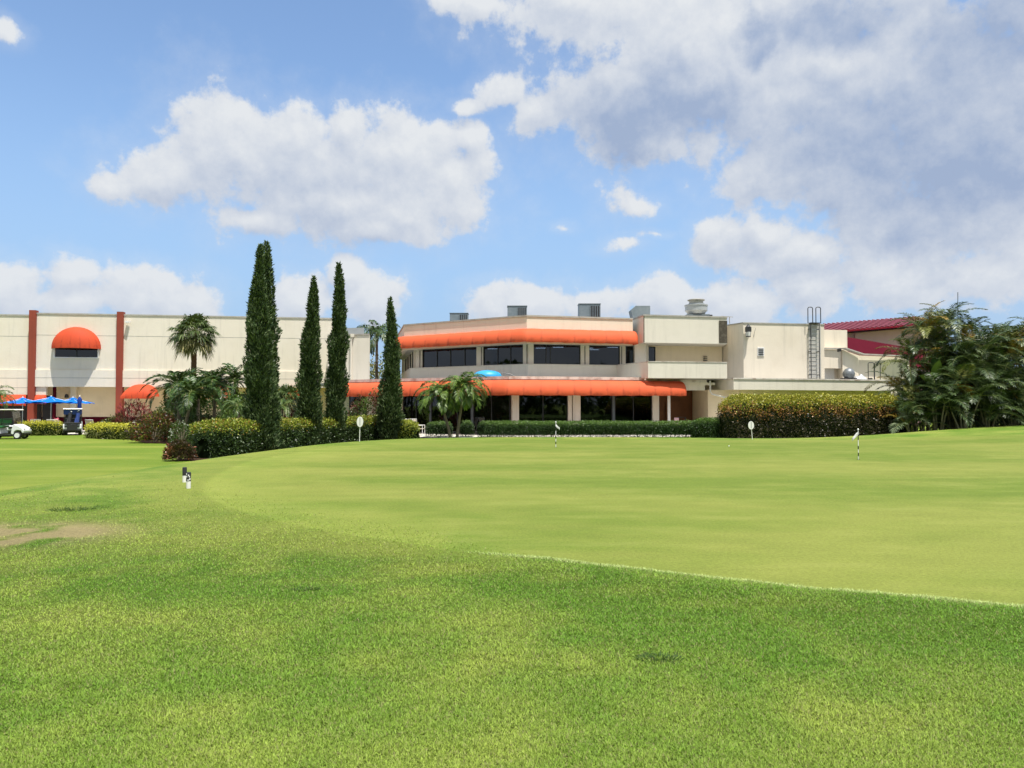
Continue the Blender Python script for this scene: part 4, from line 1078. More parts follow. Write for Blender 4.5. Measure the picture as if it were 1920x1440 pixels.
# ---- hedges -------------------------------------------------------------------
def hedge(name, label, path, width, z0, z1, colfn, leaf=.07, dens=900, cat='hedge', core='leaf_core', wob=.07, group=None, stems=False, lw=.55, mat='leaf_glossy', nseed=0, taper=.5):
    P = [np.array(p, float) for p in path]; seg = [np.linalg.norm(P[i + 1] - P[i]) for i in range(len(P) - 1)]; L = sum(seg)
    h = z1 - z0; cx_ = sum(p[0] for p in P) / len(P); cy_ = sum(p[1] for p in P) / len(P)
    t_ = thing(name, label, cat, (cx_, cy_, z0), group)
    n = int(dens * L * (width * 1.0 + 2 * h)); s_ = rng.random(n) * L; ph = rng.random(n)
    cum = np.cumsum([0] + seg)
    def locate(s_):
        i = np.clip(np.searchsorted(cum, s_, 'right') - 1, 0, len(seg) - 1); t = (s_ - cum[i]) / np.array(seg)[i]
        PA = np.array(P); a = PA[i]; b = PA[i + 1]; q = a + (b - a) * t[:, None]; d = (b - a) / np.array(seg)[i][:, None]
        return q, d
    def shape(s_, ph, k=1.):
        q, d = locate(s_); nn = np.stack([d[:, 1], -d[:, 0]], 1)          # towards the viewer side
        # cross section: rounded box, ph 0 front bottom ... 1 back bottom
        per = 2 * h + width; u = ph * per
        lat = np.where(u < h, width / 2, np.where(u < h + width, width / 2 - (u - h), -width / 2)); zz = np.where(u < h, u, np.where(u < h + width, h, per - u))
        # round corners
        r = min(.28 * h, width * .3); ex = np.abs(lat) - (width / 2 - r); ez = zz - (h - r); cor = (ex > 0) & (ez > 0); le = np.hypot(ex, ez)
        f = np.where(cor, r / np.maximum(le, 1e-6), 1.); f = np.minimum(f, 1)
        lat = np.where(cor, np.sign(lat) * (width / 2 - r + ex * f), lat); zz = np.where(cor, h - r + ez * f, zz)
        e = np.minimum(s_, L - s_) / (width * taper); e = np.sqrt(np.clip(1 - (1 - np.clip(e, 0, 1)) ** 2, 0, 1)); lat = lat * (.15 + .85 * e); zz = zz * (.45 + .55 * e ** .7)
        wb = (fbm(s_ * 1.7 + lat * 2 + nseed * 7, zz * 2 + 3 + nseed, 70 + nseed, 3) - .5) * 2 * wob
        lat = lat * k + np.sign(lat) * wb; zz = zz * (k + (1 - k) * .3) + wb * (zz / h) * .9
        out = np.stack([nn[:, 0] * np.sign(lat) * (zz < h * .86), nn[:, 1] * np.sign(lat) * (zz < h * .86), (zz > h * .72) * 1.3], 1)
        pos = np.stack([q[:, 0] + nn[:, 0] * lat, q[:, 1] + nn[:, 1] * lat, z0 + zz], 1)
        return pos, out, zz / h
    pos, out, zn = shape(s_, ph); depth = rng.random(n) ** 2 * .13
    pos = pos - unit(out + 1e-3) * depth[:, None] + rng.normal(size=(n, 3)) * leaf * .45
    dirs = unit(out) * .55 + rdir(n) * .8 + np.array([0, 0, .35])
    c = colfn(zn, n, s_ / L)
    f = Fol(); f.add(pos, dirs, unit(out * .6 + rdir(n)), leaf * (.7 + .6 * rng.random(n)), leaf * lw * (.8 + .4 * rng.random(n)), c, .15); f.build('foliage', mat, t_)
    # dense inside
    ns = max(6, int(L / .3)); nv = 14; S = np.repeat(np.linspace(0.02, L - .02, ns), nv); H = np.tile(np.linspace(0, 1, nv), ns); pc, _, _ = shape(S, H, .80 if not stems else .78)
    if stems: pc[:, 2] = np.maximum(pc[:, 2], z0 + .22)
    fs = [[i * nv + j, i * nv + j + 1, (i + 1) * nv + j + 1, (i + 1) * nv + j] for i in range(ns - 1) for j in range(nv - 1)]
    fs += [list(range(nv)), list(range((ns - 1) * nv, ns * nv))[::-1]]
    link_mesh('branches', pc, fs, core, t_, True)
    if stems:
        mb = MB(); k = int(L / .45)
        for i in range(k):
            q, d = locate(np.array([(i + .5) / k * L])); x, y = q[0]; x += random.uniform(-.1, .1)
            mb.tube([(x, y, z0 - .03), (x + random.uniform(-.05, .05), y, z0 + .3)], .022, 5)
        mb.build('stems', 'bark_grey', t_)
    return t_


def col_green_gold(zn, n, s):          # golden new growth on top, dark leaves below
    g1 = rcol(n, (.014, .032, .008), (.050, .090, .020), .5); hi = rng.random(n) < .05; g1[hi] = rcol(hi.sum(), (.08, .12, .05), (.14, .18, .09)); g2 = rcol(n, (.14, .20, .016), (.26, .28, .03), .4); g3 = rcol(n, (.30, .20, .03), (.30, .14, .03))
    k = ((zn + rng.normal(size=n) * .07) > .74)[:, None]; c = np.where(k, g2, g1); r = (rng.random(n) < .12)[:, None] & k; return np.where(r, g3, c)


def col_gold_red(zn, n, s):
    g1 = rcol(n, (.018, .020, .009), (.075, .060, .034), .5); hi = rng.random(n) < .07; g1[hi] = rcol(hi.sum(), (.14, .11, .08), (.22, .19, .14)); gm_ = rcol(n, (.28, .13, .05), (.44, .22, .07), .4); g2 = rcol(n, (.22, .25, .02), (.42, .36, .05), .4)
    v = fbm(s * 22, zn * 3, 5, 3); t = zn + rng.normal(size=n) * .08 + (v - .5) * .25
    c = np.where((t > .58)[:, None], gm_, g1); return np.where((t > .74)[:, None], g2, c)


def col_green(zn, n, s):
    g1 = rcol(n, (.012, .034, .008), (.045, .095, .022), .5); hi = rng.random(n) < .06; g1[hi] = rcol(hi.sum(), (.09, .14, .06), (.16, .21, .12)); g2 = rcol(n, (.06, .13, .02), (.14, .23, .045), .4); k = (zn + rng.normal(size=n) * .05 > .86)[:, None]; return np.where(k, g2, g1)


def col_yellow(zn, n, s):
    g1 = rcol(n, (.10, .13, .02), (.24, .24, .07)); g2 = rcol(n, (.42, .42, .03), (.60, .55, .06)); k = (zn + rng.normal(size=n) * .12 > .62)[:, None]; return np.where(k, g2, g1)


def col_limeshrub(zn, n, s):
    g1 = rcol(n, (.05, .10, .015), (.12, .18, .02)); g2 = rcol(n, (.20, .26, .02), (.34, .33, .04)); k = (zn + rng.normal(size=n) * .2 > .45)[:, None]; return np.where(k, g2, g1)


hedge('golden_hedge', 'long clipped hedge with golden green top running behind the cypresses', [(-12.2, 29.5), (-11.3, 33.7), (-10.1, 37.8), (-9.2, 39.8), (-7.0, 42.0), (-6.2, 42.3)], 2.0, .02, 1.42, col_green_gold, .09, 620, taper=.5)
hedge('golden_hedge', 'small mounded yellow-green hedge end right of the last cypress', [(-7.0, 41.0), (-5.1, 40.6)], 1.3, .12, 1.25, col_limeshrub, .08, 800)
hedge('boxwood_hedge', 'long low dark green hedge before the clubhouse windows, bare stems at its foot', [(-2.0, 44.0), (3.5, 43.3), (8.2, 43.6), (12.6, 43.2)], 1.05, .18, 1.14, col_green, .065, 900, stems=True, wob=.04, nseed=3, taper=.3)
hedge('boxwood_hedge', 'short low green hedge left of the pair of palms', [(-5.2, 45.2), (-3.6, 45)], .9, .16, 1.1, col_green, .065, 800, stems=True, wob=.05, nseed=5)
hedge('boxwood_hedge', 'small bit of green hedge right behind the pair of palms', [(-3.1, 45), (-2.3, 44.9)], .8, .16, 1.18, col_green, .065, 800, stems=True, wob=.07, nseed=6)
hedge('copper_hedge', 'tall thick hedge with copper and golden top, in front of the low wing', [(11.6, 41.6), (16, 41.8), (22.3, 42.5)], 2.5, .2, 2.60, col_gold_red, .10, 560, wob=.24, nseed=9, taper=.55)
hedge('boxwood_hedge', 'dark green rounded shrub between the low hedge and the copper hedge', [(10.2, 42.6), (12.2, 42.2)], 1.3, .2, 1.35, col_green, .075, 800, nseed=11)
hedge('yellow_hedge', 'bright yellow variegated hedge between the two golf carts', [(-34.4, 52.1), (-33.0, 52.3), (-31.5, 52.5)], 1.0, 0, .95, col_yellow, .11, 380, nseed=13, lw=.4)
hedge('yellow_hedge', 'bright yellow variegated hedge right of the golf cart with bags', [(-27.3, 48.6), (-24.9, 46.8), (-22.6, 46.2), (-20.8, 46.2)], 1.2, 0, .90, col_yellow, .11, 400, nseed=14, lw=.4)

# ---- shrubs --------------------------------------------------------------------
def shrub(name, label, x, y, rx, ry, h, cols, leaf, n, z0=None, upright=.3, lw=.35, cat='shrub', mat='leaf_glossy', core=True, group=None, stems=True):
    z0 = T(x, y) if z0 is None else z0
    t_ = thing(name, label, cat, (x, y, z0), group)
    d = rdir(n); d[:, 2] = np.abs(d[:, 2]) * 1.0; r = .55 + .45 * rng.random(n) ** .5
    lump = .75 + .5 * fbm(d[:, 0] * 3 + 5, d[:, 1] * 3 + d[:, 2] * 2 + 9, int(abs(x) * 10), 3)
    pos = np.stack([x + d[:, 0] * rx * r * lump, y + d[:, 1] * ry * r * lump, z0 + .05 + (.08 + .92 * d[:, 2]) * h * r * lump], 1)
    dirs = d * .7 + rdir(n) * .6 + np.array([0, 0, upright])
    pick = rng.integers(0, len(cols), n); c = np.zeros((n, 3))
    cl = fbm(pos[:, 0] * 2.2, pos[:, 2] * 2.2 + pos[:, 1], 31, 2)
    pick = np.clip((np.clip((cl - .25) * 2, 0, .999) * len(cols) + rng.normal(size=n) * .6).astype(int), 0, len(cols) - 1)
    for k, cc_ in enumerate(cols):
        q = pick == k; c[q] = rcol(q.sum(), np.array(cc_) * .75, np.array(cc_) * 1.25)
    f = Fol(); f.add(pos, dirs, rdir(n) + np.array([0, 0, .6]), leaf * (.6 + .7 * rng.random(n)), leaf * lw, c, .35); f.build('foliage', mat, t_)
    if stems:
        mb = MB()
        for k in range(9):
            a = random.uniform(0, 2 * PI); rr_ = random.uniform(.2, .75)
            mb.tube([(x, y, z0 - .02), (x + math.cos(a) * rx * rr_ * .5, y + math.sin(a) * ry * rr_ * .5, z0 + h * .4), (x + math.cos(a) * rx * rr_, y + math.sin(a) * ry * rr_, z0 + h * .75)], [.03, .02, .01], 5)
        mb.build('stems', 'bark_grey', t_)
    return t_


TI = [(.10, .012, .020), (.22, .02, .035), (.06, .012, .018), (.30, .06, .06)]
DG = [(.030, .065, .012), (.055, .10, .02), (.09, .15, .03)]
CR = [(.05, .05, .012), (.14, .03, .02), (.16, .16, .02), (.05, .02, .02)]
shrub('ti_plant', 'tall magenta leaved ti plant clump under the low red hood, left of the short palms', xat(250, 50), 50, 1.25, .9, 2.3, TI, .42, 900, lw=.16, upright=.8)
shrub('ti_plant', 'red ti plant clump seen between the first two cypresses', xat(548, 42), 42, .9, .8, 1.9, TI, .38, 700, lw=.16, upright=.8)
shrub('ti_plant', 'dark red plant clump behind the hedge, left of the second cypress', xat(530, 46), 46, 1.2, .8, 1.7, TI, .38, 600, lw=.16, upright=.8)
shrub('croton_shrub', 'dark croton bush with yellow and purple leaves right of the yellow hedge', xat(290, 42), 42, 1.45, 1.0, 1.5, CR, .2, 2200, lw=.4)
shrub('croton_shrub', 'brownish red croton at the left tip of the golden hedge, touching the lawn', xat(338, 28.4), 28.4, .55, .5, .72, [(.16, .05, .03), (.09, .015, .02), (.26, .10, .05), (.05, .03, .015)], .12, 2800, lw=.45)
shrub('croton_shrub', 'olive green bush behind the yellow hedge and below the ti plants', xat(215, 50), 50, 1.3, .9, 1.35, [(.06, .08, .02), (.12, .13, .02), (.09, .12, .03)], .18, 1400, lw=.4)
shrub('croton_shrub', 'olive and bronze bush right of the ti plants, below the short palms', xat(305, 46), 46, 1.3, .9, 1.9, [(.07, .09, .02), (.12, .13, .025), (.08, .06, .02)], .2, 1900, lw=.4)
shrub('leafy_shrub', 'mid green bush under the short palms, left of the tallest cypress', xat(445, 42), 42, 1.5, 1., 1.75, DG, .16, 2600, lw=.4)
shrub('leafy_shrub', 'green bush between the two short palm trunks', xat(395, 45), 45, 1.5, 1., 1.6, DG, .16, 2000, lw=.4)
shrub('leafy_shrub', 'small white flowering bush at the foot of the short palms', xat(343, 40), 40, .7, .6, 1.25, [(.05, .09, .02), (.06, .10, .02), (.55, .55, .50)], .11, 1200, lw=.5)
shrub('acalypha_shrub', 'large round green bush with red leaves inside, between third and fourth cypress', xat(686, 44.5), 44.5, 1.45, 1.1, 2.75, [(.10, .03, .02), (.05, .09, .02), (.09, .15, .025), (.07, .12, .02)], .17, 3600, lw=.42)
shrub('leafy_shrub', 'pale yellow-green tree crown far behind, seen between the hall and the clubhouse', xat(707, 84), 84, 3.5, 3, 7.3, [(.16, .16, .05), (.22, .20, .07), (.12, .14, .04)], .4, 3200, z0=0, lw=.5, cat='tree')

shrub('leafy_shrub', 'tall dark green bush mass behind the short palms, right of the fan palm trunk', xat(400, 51), 51, 2.6, 1.2, 3.5, DG[:2], .24, 5200, lw=.4)
shrub('leafy_shrub', 'bright green tall bush touching the left side of the tallest cypress', xat(446, 43), 43, .9, .8, 3.0, [(.05, .10, .012), (.09, .16, .02), (.12, .19, .03)], .2, 2200, lw=.35)
shrub('leafy_shrub', 'dark green bush behind the leftmost short palm', xat(335, 48), 48, 1.6, 1.0, 2.9, DG[:2], .22, 2800, lw=.4)
# ---- cypresses -----------------------------------------------------------------
def cypress(label, px_, Y, ptop, widths, base_z=None, n=13000, lean=0., seed=0, offx=0.):
    x = xat(px_, Y) + offx; z0 = T(x, Y) if base_z is None else base_z; H = zat(ptop, Y) - z0
    t_ = thing('italian_cypress', label, 'tree', (x, Y, z0), 'columnar cypresses along the hedge')
    tt = np.array([a for a, b in widths]); rr_ = .90 * np.array([b for a, b in widths]) / F * Y * .5
    t = rng.random(n * 2); keep = rng.random(n * 2) < (np.interp(t, tt, rr_) / rr_.max() + .12); t = t[keep][:n]; n = len(t); a = rng.random(n) * 2 * PI
    def rad(t, a): return np.interp(t, tt, rr_) * (.90 + .42 * (fbm(t * H * .8 + seed * 3, t * 0 + 2., 40 + seed, 2) - .45)) * (.86 + .95 * (fbm(a * 2.0 + 10 + seed, t * H * 1.3, 11 + seed, 4) - .40)) * (1 + .12 * np.sin(t * H * 3.1 + a * 2 + seed))
    r = rad(t, a); dp = rng.random(n) ** 1.7 * .22; cxn = lean * t * H + .10 * np.sin(t * 5 + seed)
    pos = np.stack([x + cxn + np.cos(a) * (r - dp * r), Y + np.sin(a) * (r - dp * r), z0 + .06 + t * H * .985], 1)
    dirs = np.stack([np.cos(a) * .5, np.sin(a) * .5, np.full(n, .85)], 1) + rdir(n) * .55
    c = rcol(n, (.018, .042, .013), (.052, .086, .028), .40); hl = rng.random(n) < .10 + .45 * (fbm(a * 3, t * H * 3, 8 + seed, 2) > .54); c[hl] = rcol(hl.sum(), (.08, .13, .045), (.20, .25, .12))
    f = Fol(); f.add(pos, dirs, rdir(n), .17 * (.5 + .8 * rng.random(n)), .055 * (.7 + .6 * rng.random(n)), c, 0.); cr = f.build('crown', 'leaf_conifer', t_)
    m_ = 26; k_ = 14; V = []; 
    for i in range(m_):
        ti = i / (m_ - 1) * .97; rr2 = rad(np.full(k_, ti), np.arange(k_) / k_ * 2 * PI) * .74
        for j in range(k_):
            aa = j / k_ * 2 * PI; V.append((x + lean * ti * H + .10 * math.sin(ti * 5 + seed) + math.cos(aa) * rr2[j], Y + math.sin(aa) * rr2[j], z0 + .12 + ti * H * .97))
    fs = [[i * k_ + j, i * k_ + (j + 1) % k_, (i + 1) * k_ + (j + 1) % k_, (i + 1) * k_ + j] for i in range(m_ - 1) for j in range(k_)] + [list(range(k_))[::-1], list(range((m_ - 1) * k_, m_ * k_))]
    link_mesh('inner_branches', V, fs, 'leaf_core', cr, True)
    mb = MB(); mb.tube([(x, Y, z0 - .05), (x, Y, z0 + H * .5)], [.13, .06], 8); mb.build('trunk', 'bark_brown', t_)


cypress('broadest and tallest cypress at the left of the row, left one of two twins', 487, 32.5, 458, [(0, 56), (.08, 64), (.2, 62), (.35, 52), (.5, 46), (.65, 41), (.8, 30), (.85, 14), (.9, 11), (.96, 9), (1, 3)], n=17000, seed=1)
cypress('slimmer cypress growing close behind the tallest one on its right side', 506, 33.6, 451, [(0, 46), (.2, 46), (.4, 42), (.55, 46), (.62, 48), (.7, 34), (.85, 24), (.93, 16), (1, 3)], n=13000, seed=2, lean=-.028)
cypress('cypress second from the left group, shorter than its right neighbour', 583, 36.5, 517, [(0, 36), (.1, 44), (.25, 48), (.4, 44), (.55, 36), (.7, 29), (.82, 22), (.93, 10), (1, 2)], seed=3)
cypress('cypress touching the cream end block of the hall, second highest of the row', 632, 38.5, 492, [(0, 38), (.1, 44), (.3, 43), (.45, 37), (.6, 33), (.75, 27), (.88, 17), (1, 3)], seed=4)
cypress('shortest cypress, standing alone at the left corner of the clubhouse awning', 732, 40.0, 557, [(0, 40), (.1, 47), (.3, 45), (.45, 36), (.6, 28), (.7, 19), (.8, 15), (.9, 11), (1, 2)], seed=5, n=11000)


# ---- palms -----------------------------------------------------------------------
def frond(f, mb, base, az, el, length, droop, ll, nl, lw_, ca, cb2, twist=.0, ldroop=.5, vee=.5, rr=.018, tmin=.14, density=1.):
    """pinnate frond: arching rachis with leaflets on both sides"""
    n = 10; pts = [Vector(base)]; ang = []
    for i in range(n):
        t = (i + .5) / n; e = el - droop * t ** 1.2; ang.append(e)
        pts.append(pts[-1] + Vector((math.cos(az) * math.cos(e), math.sin(az) * math.cos(e), math.sin(e))) * (length / n))
    mb.tube(pts, [rr * (1 - .8 * i / n) for i in range(n + 1)], 4, False)
    P_ = np.array([tuple(p) for p in pts]); t = np.linspace(tmin, .99, nl) + rng.normal(size=nl) * .004; t = np.clip(t, tmin, .995)
    q = np.stack([np.interp(t, np.linspace(0, 1, n + 1), P_[:, k]) for k in range(3)], 1)
    tg = unit(np.stack([np.interp(np.clip(t + .03, 0, 1), np.linspace(0, 1, n + 1), P_[:, k]) - np.interp(np.clip(t - .03, 0, 1), np.linspace(0, 1, n + 1), P_[:, k]) for k in range(3)], 1))
    sd = np.array([-math.sin(az), math.cos(az), 0.]); up = unit(np.cross(tg, np.broadcast_to(sd, tg.shape))); up = np.where((up[:, 2:] < 0), -up, up)
    prof = np.sin(np.clip(t * 1.02, 0, 1) * PI) ** .45 * (.55 + .6 * (1 - t)); prof = np.maximum(prof, .25)
    for s_ in (-1, 1):
        d = sd * s_ * 1.0 + tg * (.35 + .75 * t[:, None]) + up * vee + rng.normal(size=(nl, 3)) * .11
        f.add(q, d, up + rng.normal(size=(nl, 3)) * .2, ll * prof * (.85 + .3 * rng.random(nl)), lw_, rcol(nl, ca, cb2, .2), ldroop * (.6 + .8 * rng.random(nl)))


def ringtrunk(x0, y0, z0, x1, y1, z1, r0, r1, name, mat, parent, bulge=0., rings=True):
    mb = MB(); n = max(8, int((z1 - z0) / .14)); pts = []; rd = []
    for i in range(n + 1):
        t = i / n; pts.append((x0 + (x1 - x0) * t ** 1.3, y0 + (y1 - y0) * t, z0 + (z1 - z0) * t)); rd.append((r0 + (r1 - r0) * t) * (1 + bulge * math.sin(PI * t)) * (1 + (.05 if i % 2 else -.03) * rings))
    mb.tube(pts, rd, 10); return mb.build(name, mat, parent, smooth=True)


def feather_palm(name, label, x, y, H, nf, fl, ll, lean=(0, 0), r=.09, shaft=.5, nl=34, droop=1.9, ca=(.035, .075, .014), cb2=(.10, .17, .035), el0=1.25, el1=-.1, lw_=.05, group=None, ldroop=.5, dead=0., cat='palm tree', z0=None, azb=None):
    z0 = T(x, y) if z0 is None else z0; t_ = thing(name, label, cat, (x, y, z0), group); xt, yt = x + lean[0], y + lean[1]
    ringtrunk(x, y, z0 - .05, xt, yt, z0 + H, r * 1.25, r * .8, 'trunk', 'bark_grey', t_)
    if shaft: 
        mb = MB(); mb.tube([(xt, yt, z0 + H), (xt, yt, z0 + H + shaft * .4), (xt, yt, z0 + H + shaft)], [r * .95, r * 1.1, r * .5], 10); mb.build('crownshaft', 'crownshaft_green', t_, smooth=True)
    f = Fol(); mb = MB(); b = (xt, yt, z0 + H + shaft * .9)
    for i in range(nf):
        k = i / max(1, nf - 1); az = i * 2.399 + random.uniform(-.3, .3); el = el0 + (el1 - el0) * k + random.uniform(-.12, .12)
        if random.random() < dead: a_, b_ = (.22, .13, .04), (.30, .18, .06)
        else: a_, b_ = ca, cb2
        frond(f, mb, b, az, el, fl * random.uniform(.85, 1.1), droop * random.uniform(.8, 1.15), ll, nl, lw_, a_, b_, ldroop=ldroop)
    cr = f.build('crown', 'leaf_palm', t_); mb.build('frond_stalks', 'crownshaft_green', cr); return t_


def fan_palm(name, label, x, y, H, nf, rleaf, r=.17, trunk='bark_brown', z0=None, pet=.75, ca=(.025, .055, .012), cb2=(.09, .13, .035), emin=-.9, wl=.065):
    z0 = T(x, y) if z0 is None else z0; t_ = thing(name, label, 'palm tree', (x, y, z0))
    ringtrunk(x, y, z0 - .05, x + .05, y, z0 + H, r, r * .95, 'trunk', trunk, t_)
    f = Fol(); mb = MB()
    for i in range(nf):
        k = (i + .5) / nf; az = i * 2.399 + random.uniform(-.2, .2); el = 1.45 + (emin - 1.45) * k ** .85
        d = Vector((math.cos(az) * math.cos(el), math.sin(az) * math.cos(el), math.sin(el))); L = pet * random.uniform(.75, 1.15)
        b = Vector((x, y, z0 + H + .05)); c_ = b + d * L + Vector((0, 0, -.12 * L)); mb.tube([b, b + d * L * .5, c_], [.022, .016, .012], 4, False)
        ns = 26; th = np.linspace(-1.95, 1.95, ns); sd = Vector((-math.sin(az), math.cos(az), 0)); up = d.cross(sd).normalized(); up = -up if up.z < 0 else up
        dv = np.array(d); sv = np.array(sd); uv = np.array(up)
        dd = dv[None] * np.cos(th)[:, None] + sv[None] * np.sin(th)[:, None] + uv[None] * (.30 * np.abs(np.sin(th)))[:, None] - np.array([0, 0, .12]) + rng.normal(size=(ns, 3)) * .05
        age = k > .72
        a_, b_ = ((.10, .11, .035), (.22, .20, .08)) if age else (ca, cb2)
        f.add(np.repeat(np.array(c_)[None], ns, 0), dd, uv[None] + rng.normal(size=(ns, 3)) * .1, rleaf * (.62 + .38 * np.cos(th * .55)) * (.85 + .25 * rng.random(ns)), wl, rcol(ns, a_, b_, .25), .5 + .3 * rng.random(ns))
    cr = f.build('crown', 'leaf_glossy', t_); mb.build('frond_stalks', 'crownshaft_green', cr); return t_


def palm_at(px, Y): return xat(px, Y), Y


sx, sy = palm_at(362, 55)
fan_palm('sabal_palm', 'single fan palm with a round crown rising in front of the hall wall', sx, sy, zat(622, 55) - .05, 60, 1.0, r=.20, pet=1.15, ca=(.025, .05, .012), cb2=(.10, .13, .04), wl=.10)
GP = 'short feather palms in the bed beside the hall'
CPc = dict(ca=(.010, .032, .006), cb2=(.065, .125, .022), lw_=.065, nl=40, droop=1.7, ldroop=.35)
x, y = palm_at(338, 44); feather_palm('christmas_palm', 'leftmost short palm, its fronds spreading over the ti plants', x, y, 2.75, 24, 2.1, .62, (-.1, 0), .11, .6, group=GP, **CPc)
x, y = palm_at(342, 41.5); feather_palm('christmas_palm', 'short palm with a pale slim trunk standing in front of the leftmost one', x, y, 2.3, 16, 1.9, .55, (.5, 0), .09, .5, group=GP, **CPc)
x, y = palm_at(401, 43.5); feather_palm('christmas_palm', 'short palm with bright green crownshaft, halfway between sabal palm and tallest cypress', x, y, 2.7, 19, 1.8, .58, (.05, 0), .10, .75, group=GP, **CPc)
x, y = palm_at(372, 47); feather_palm('christmas_palm', 'short palm right under the trunk of the fan palm', x, y, 2.8, 18, 1.9, .58, (0, 0), .10, .6, group=GP, **CPc)
x, y = palm_at(437, 45); feather_palm('christmas_palm', 'short palm partly hidden behind the left edge of the tallest cypress', x, y, 3.0, 18, 1.9, .58, (.1, 0), .10, .6, group=GP, **CPc)
x, y = palm_at(540, 42); fan_palm('fan_palm', 'low dark fan palm between the first and second cypresses', x, y, 2.5, 24, .85, r=.11, pet=.5, emin=-.5)
x, y = palm_at(529, 37.5); feather_palm('pygmy_palm', 'small arching palm tucked right of the tallest cypress', x, y, 1.9, 18, 1.25, .28, (0, 0), .08, .1, nl=30, lw_=.03, droop=2.2)
x, y = palm_at(448, 38); feather_palm('pygmy_palm', 'small arching palm peeping out left of the tallest cypress', x, y, 2.0, 18, 1.2, .28, (0, 0), .08, .1, nl=30, lw_=.03, droop=2.2)
x, y = palm_at(845, 42.5)
CG = dict(ca=(.035, .085, .010), cb2=(.13, .20, .025), lw_=.062, nl=42)
G2 = 'pair of leaning palms before the clubhouse'
feather_palm('christmas_palm', 'left one of the two leaning palms in front of the clubhouse', x + .0, y, 2.1, 27, 1.8, .60, (-.60, .1), .075, .45, group=G2, droop=2.1, **CG)
feather_palm('christmas_palm', 'right one of the two leaning palms in front of the clubhouse', x + .36, y + .1, 2.45, 28, 1.9, .62, (.35, 0), .075, .45, group=G2, droop=2.1, **CG)
feather_palm('royal_palm', 'tall palm behind the gap between the hall and the clubhouse', xat(706, 68), 68, 7.9, 18, 3.0, .85, (0, 0), .14, .7, droop=2.0, el0=1.3, el1=-.1, ca=(.02, .045, .012), cb2=(.05, .09, .022), z0=0, lw_=.10, ldroop=.9)
x, y = palm_at(-12, 50); feather_palm('christmas_palm', 'palm fronds hanging in at the left edge of the photo beside the golf cart', x, y, 2.4, 15, 1.5, .5, (0, 0), .1, .4)


def areca(label, x, y, H, ns, fl, seed=0, spread=1.1, yel=.25, nf=9, low=True):
    ns = int(ns * 1.35)
    z0 = T(x, y); t_ = thing('areca_palm_clump', label, 'palm tree', (x, y, z0), 'areca palm clumps along the right edge'); f = Fol(); mb = MB(); ms = MB()
    for i in range(ns):
        a = i * 2.399 + seed; rr_ = spread * math.sqrt((i + .5) / ns); bx, by = x + .35 * rr_ * math.cos(a), y + .35 * rr_ * math.sin(a); h = H * random.uniform(.42, 1.0) if i else H
        tx, ty = x + rr_ * math.cos(a) * 1.1, y + rr_ * math.sin(a) * .9
        h = max(.8, h - fl * .45)
        ms.tube([(bx, by, z0 - .05), ((bx + tx) / 2 - .03, (by + ty) / 2, z0 + h * .55), (tx, ty, z0 + h)], [.05, .042, .03], 6)
        for k in range(nf):
            kk = k / (nf - 1); az = k * 2.399 + i + seed; el = 1.5 - 1.15 * kk + random.uniform(-.15, .15)
            r_ = random.random()
            if r_ < yel * .3: ca, cb2 = (.22, .14, .02), (.34, .22, .04)
            elif r_ < yel * .8: ca, cb2 = (.13, .15, .025), (.22, .22, .05)
            elif r_ > .86: ca, cb2 = (.05, .08, .03), (.19, .23, .12)
            else: ca, cb2 = (.010, .026, .006), (.070, .115, .028)
            frond(f, mb, (tx, ty, z0 + h), az, el, fl * random.uniform(.75, 1.1), 1.65 * random.uniform(.75, 1.2), .66, 54, .036, ca, cb2, ldroop=.32, vee=.30, rr=.014)
    if low:
        for k in range(int(ns * 1.6)):
            az = k * 2.399; frond(f, mb, (x + .5 * math.cos(az), y + .5 * math.sin(az), z0 + random.uniform(.2, H * .35)), az, random.uniform(.5, 1.2), fl * random.uniform(.7, 1.0), 1.7, .58, 48, .038, (.012, .030, .008), (.045, .08, .025), vee=.4, rr=.014)
    cr = f.build('crown', 'leaf_palm', t_); mb.build('frond_stalks', 'crownshaft_green', cr); ms.build('stems', 'stem_cane', t_)


AR = [(1726, 43.0, 585, 8, 2.3, 'front left areca clump, its yellowing fronds overlapping the red roof', .55),
      (1764, 46.0, 575, 8, 2.3, 'areca clump behind the front left one, full of bronze fronds', .4),
      (1788, 42.5, 566, 9, 2.4, 'tallest areca clump, below the antenna mast', .2),
      (1818, 45.5, 588, 8, 2.2, 'areca clump just right of the tallest one', .15),
      (1842, 41.5, 612, 9, 2.3, 'areca clump with silvery arching fronds, left of the banana leaves', .1),
      (1872, 45.5, 600, 8, 2.2, 'areca clump behind the upright banana leaves', .15),
      (1905, 43.0, 604, 8, 2.2, 'areca clump at the right edge of the photo with orange tips', .45),
      (1950, 44.0, 590, 8, 2.2, 'areca clump just beyond the right edge of the frame', .2)]
for i, (px, Y, pt, ns, fl, lb, yl) in enumerate(AR):
    x = xat(px, Y); areca(lb, x, Y, zat(pt + 8, Y) - T(x, Y), ns, fl, i * 1.3, 1.15, yl)
for i, (px, Y, pt, lb) in enumerate([(1715, 40.2, 735, 'low young areca at the right end of the copper hedge'), (1757, 39.8, 705, 'low young areca in front of the tallest clump'), (1806, 39.6, 690, 'bushy low areca with pale fronds, centre of the palm mass'),
                                 (1852, 40.2, 715, 'low young areca below the silvery clump'), (1895, 41.0, 735, 'low young areca at the far right')]):
    x = xat(px, Y); areca(lb, x, Y, zat(pt, Y) - T(x, Y), 4, 1.7, i + .4, .8, .15, 6, False)
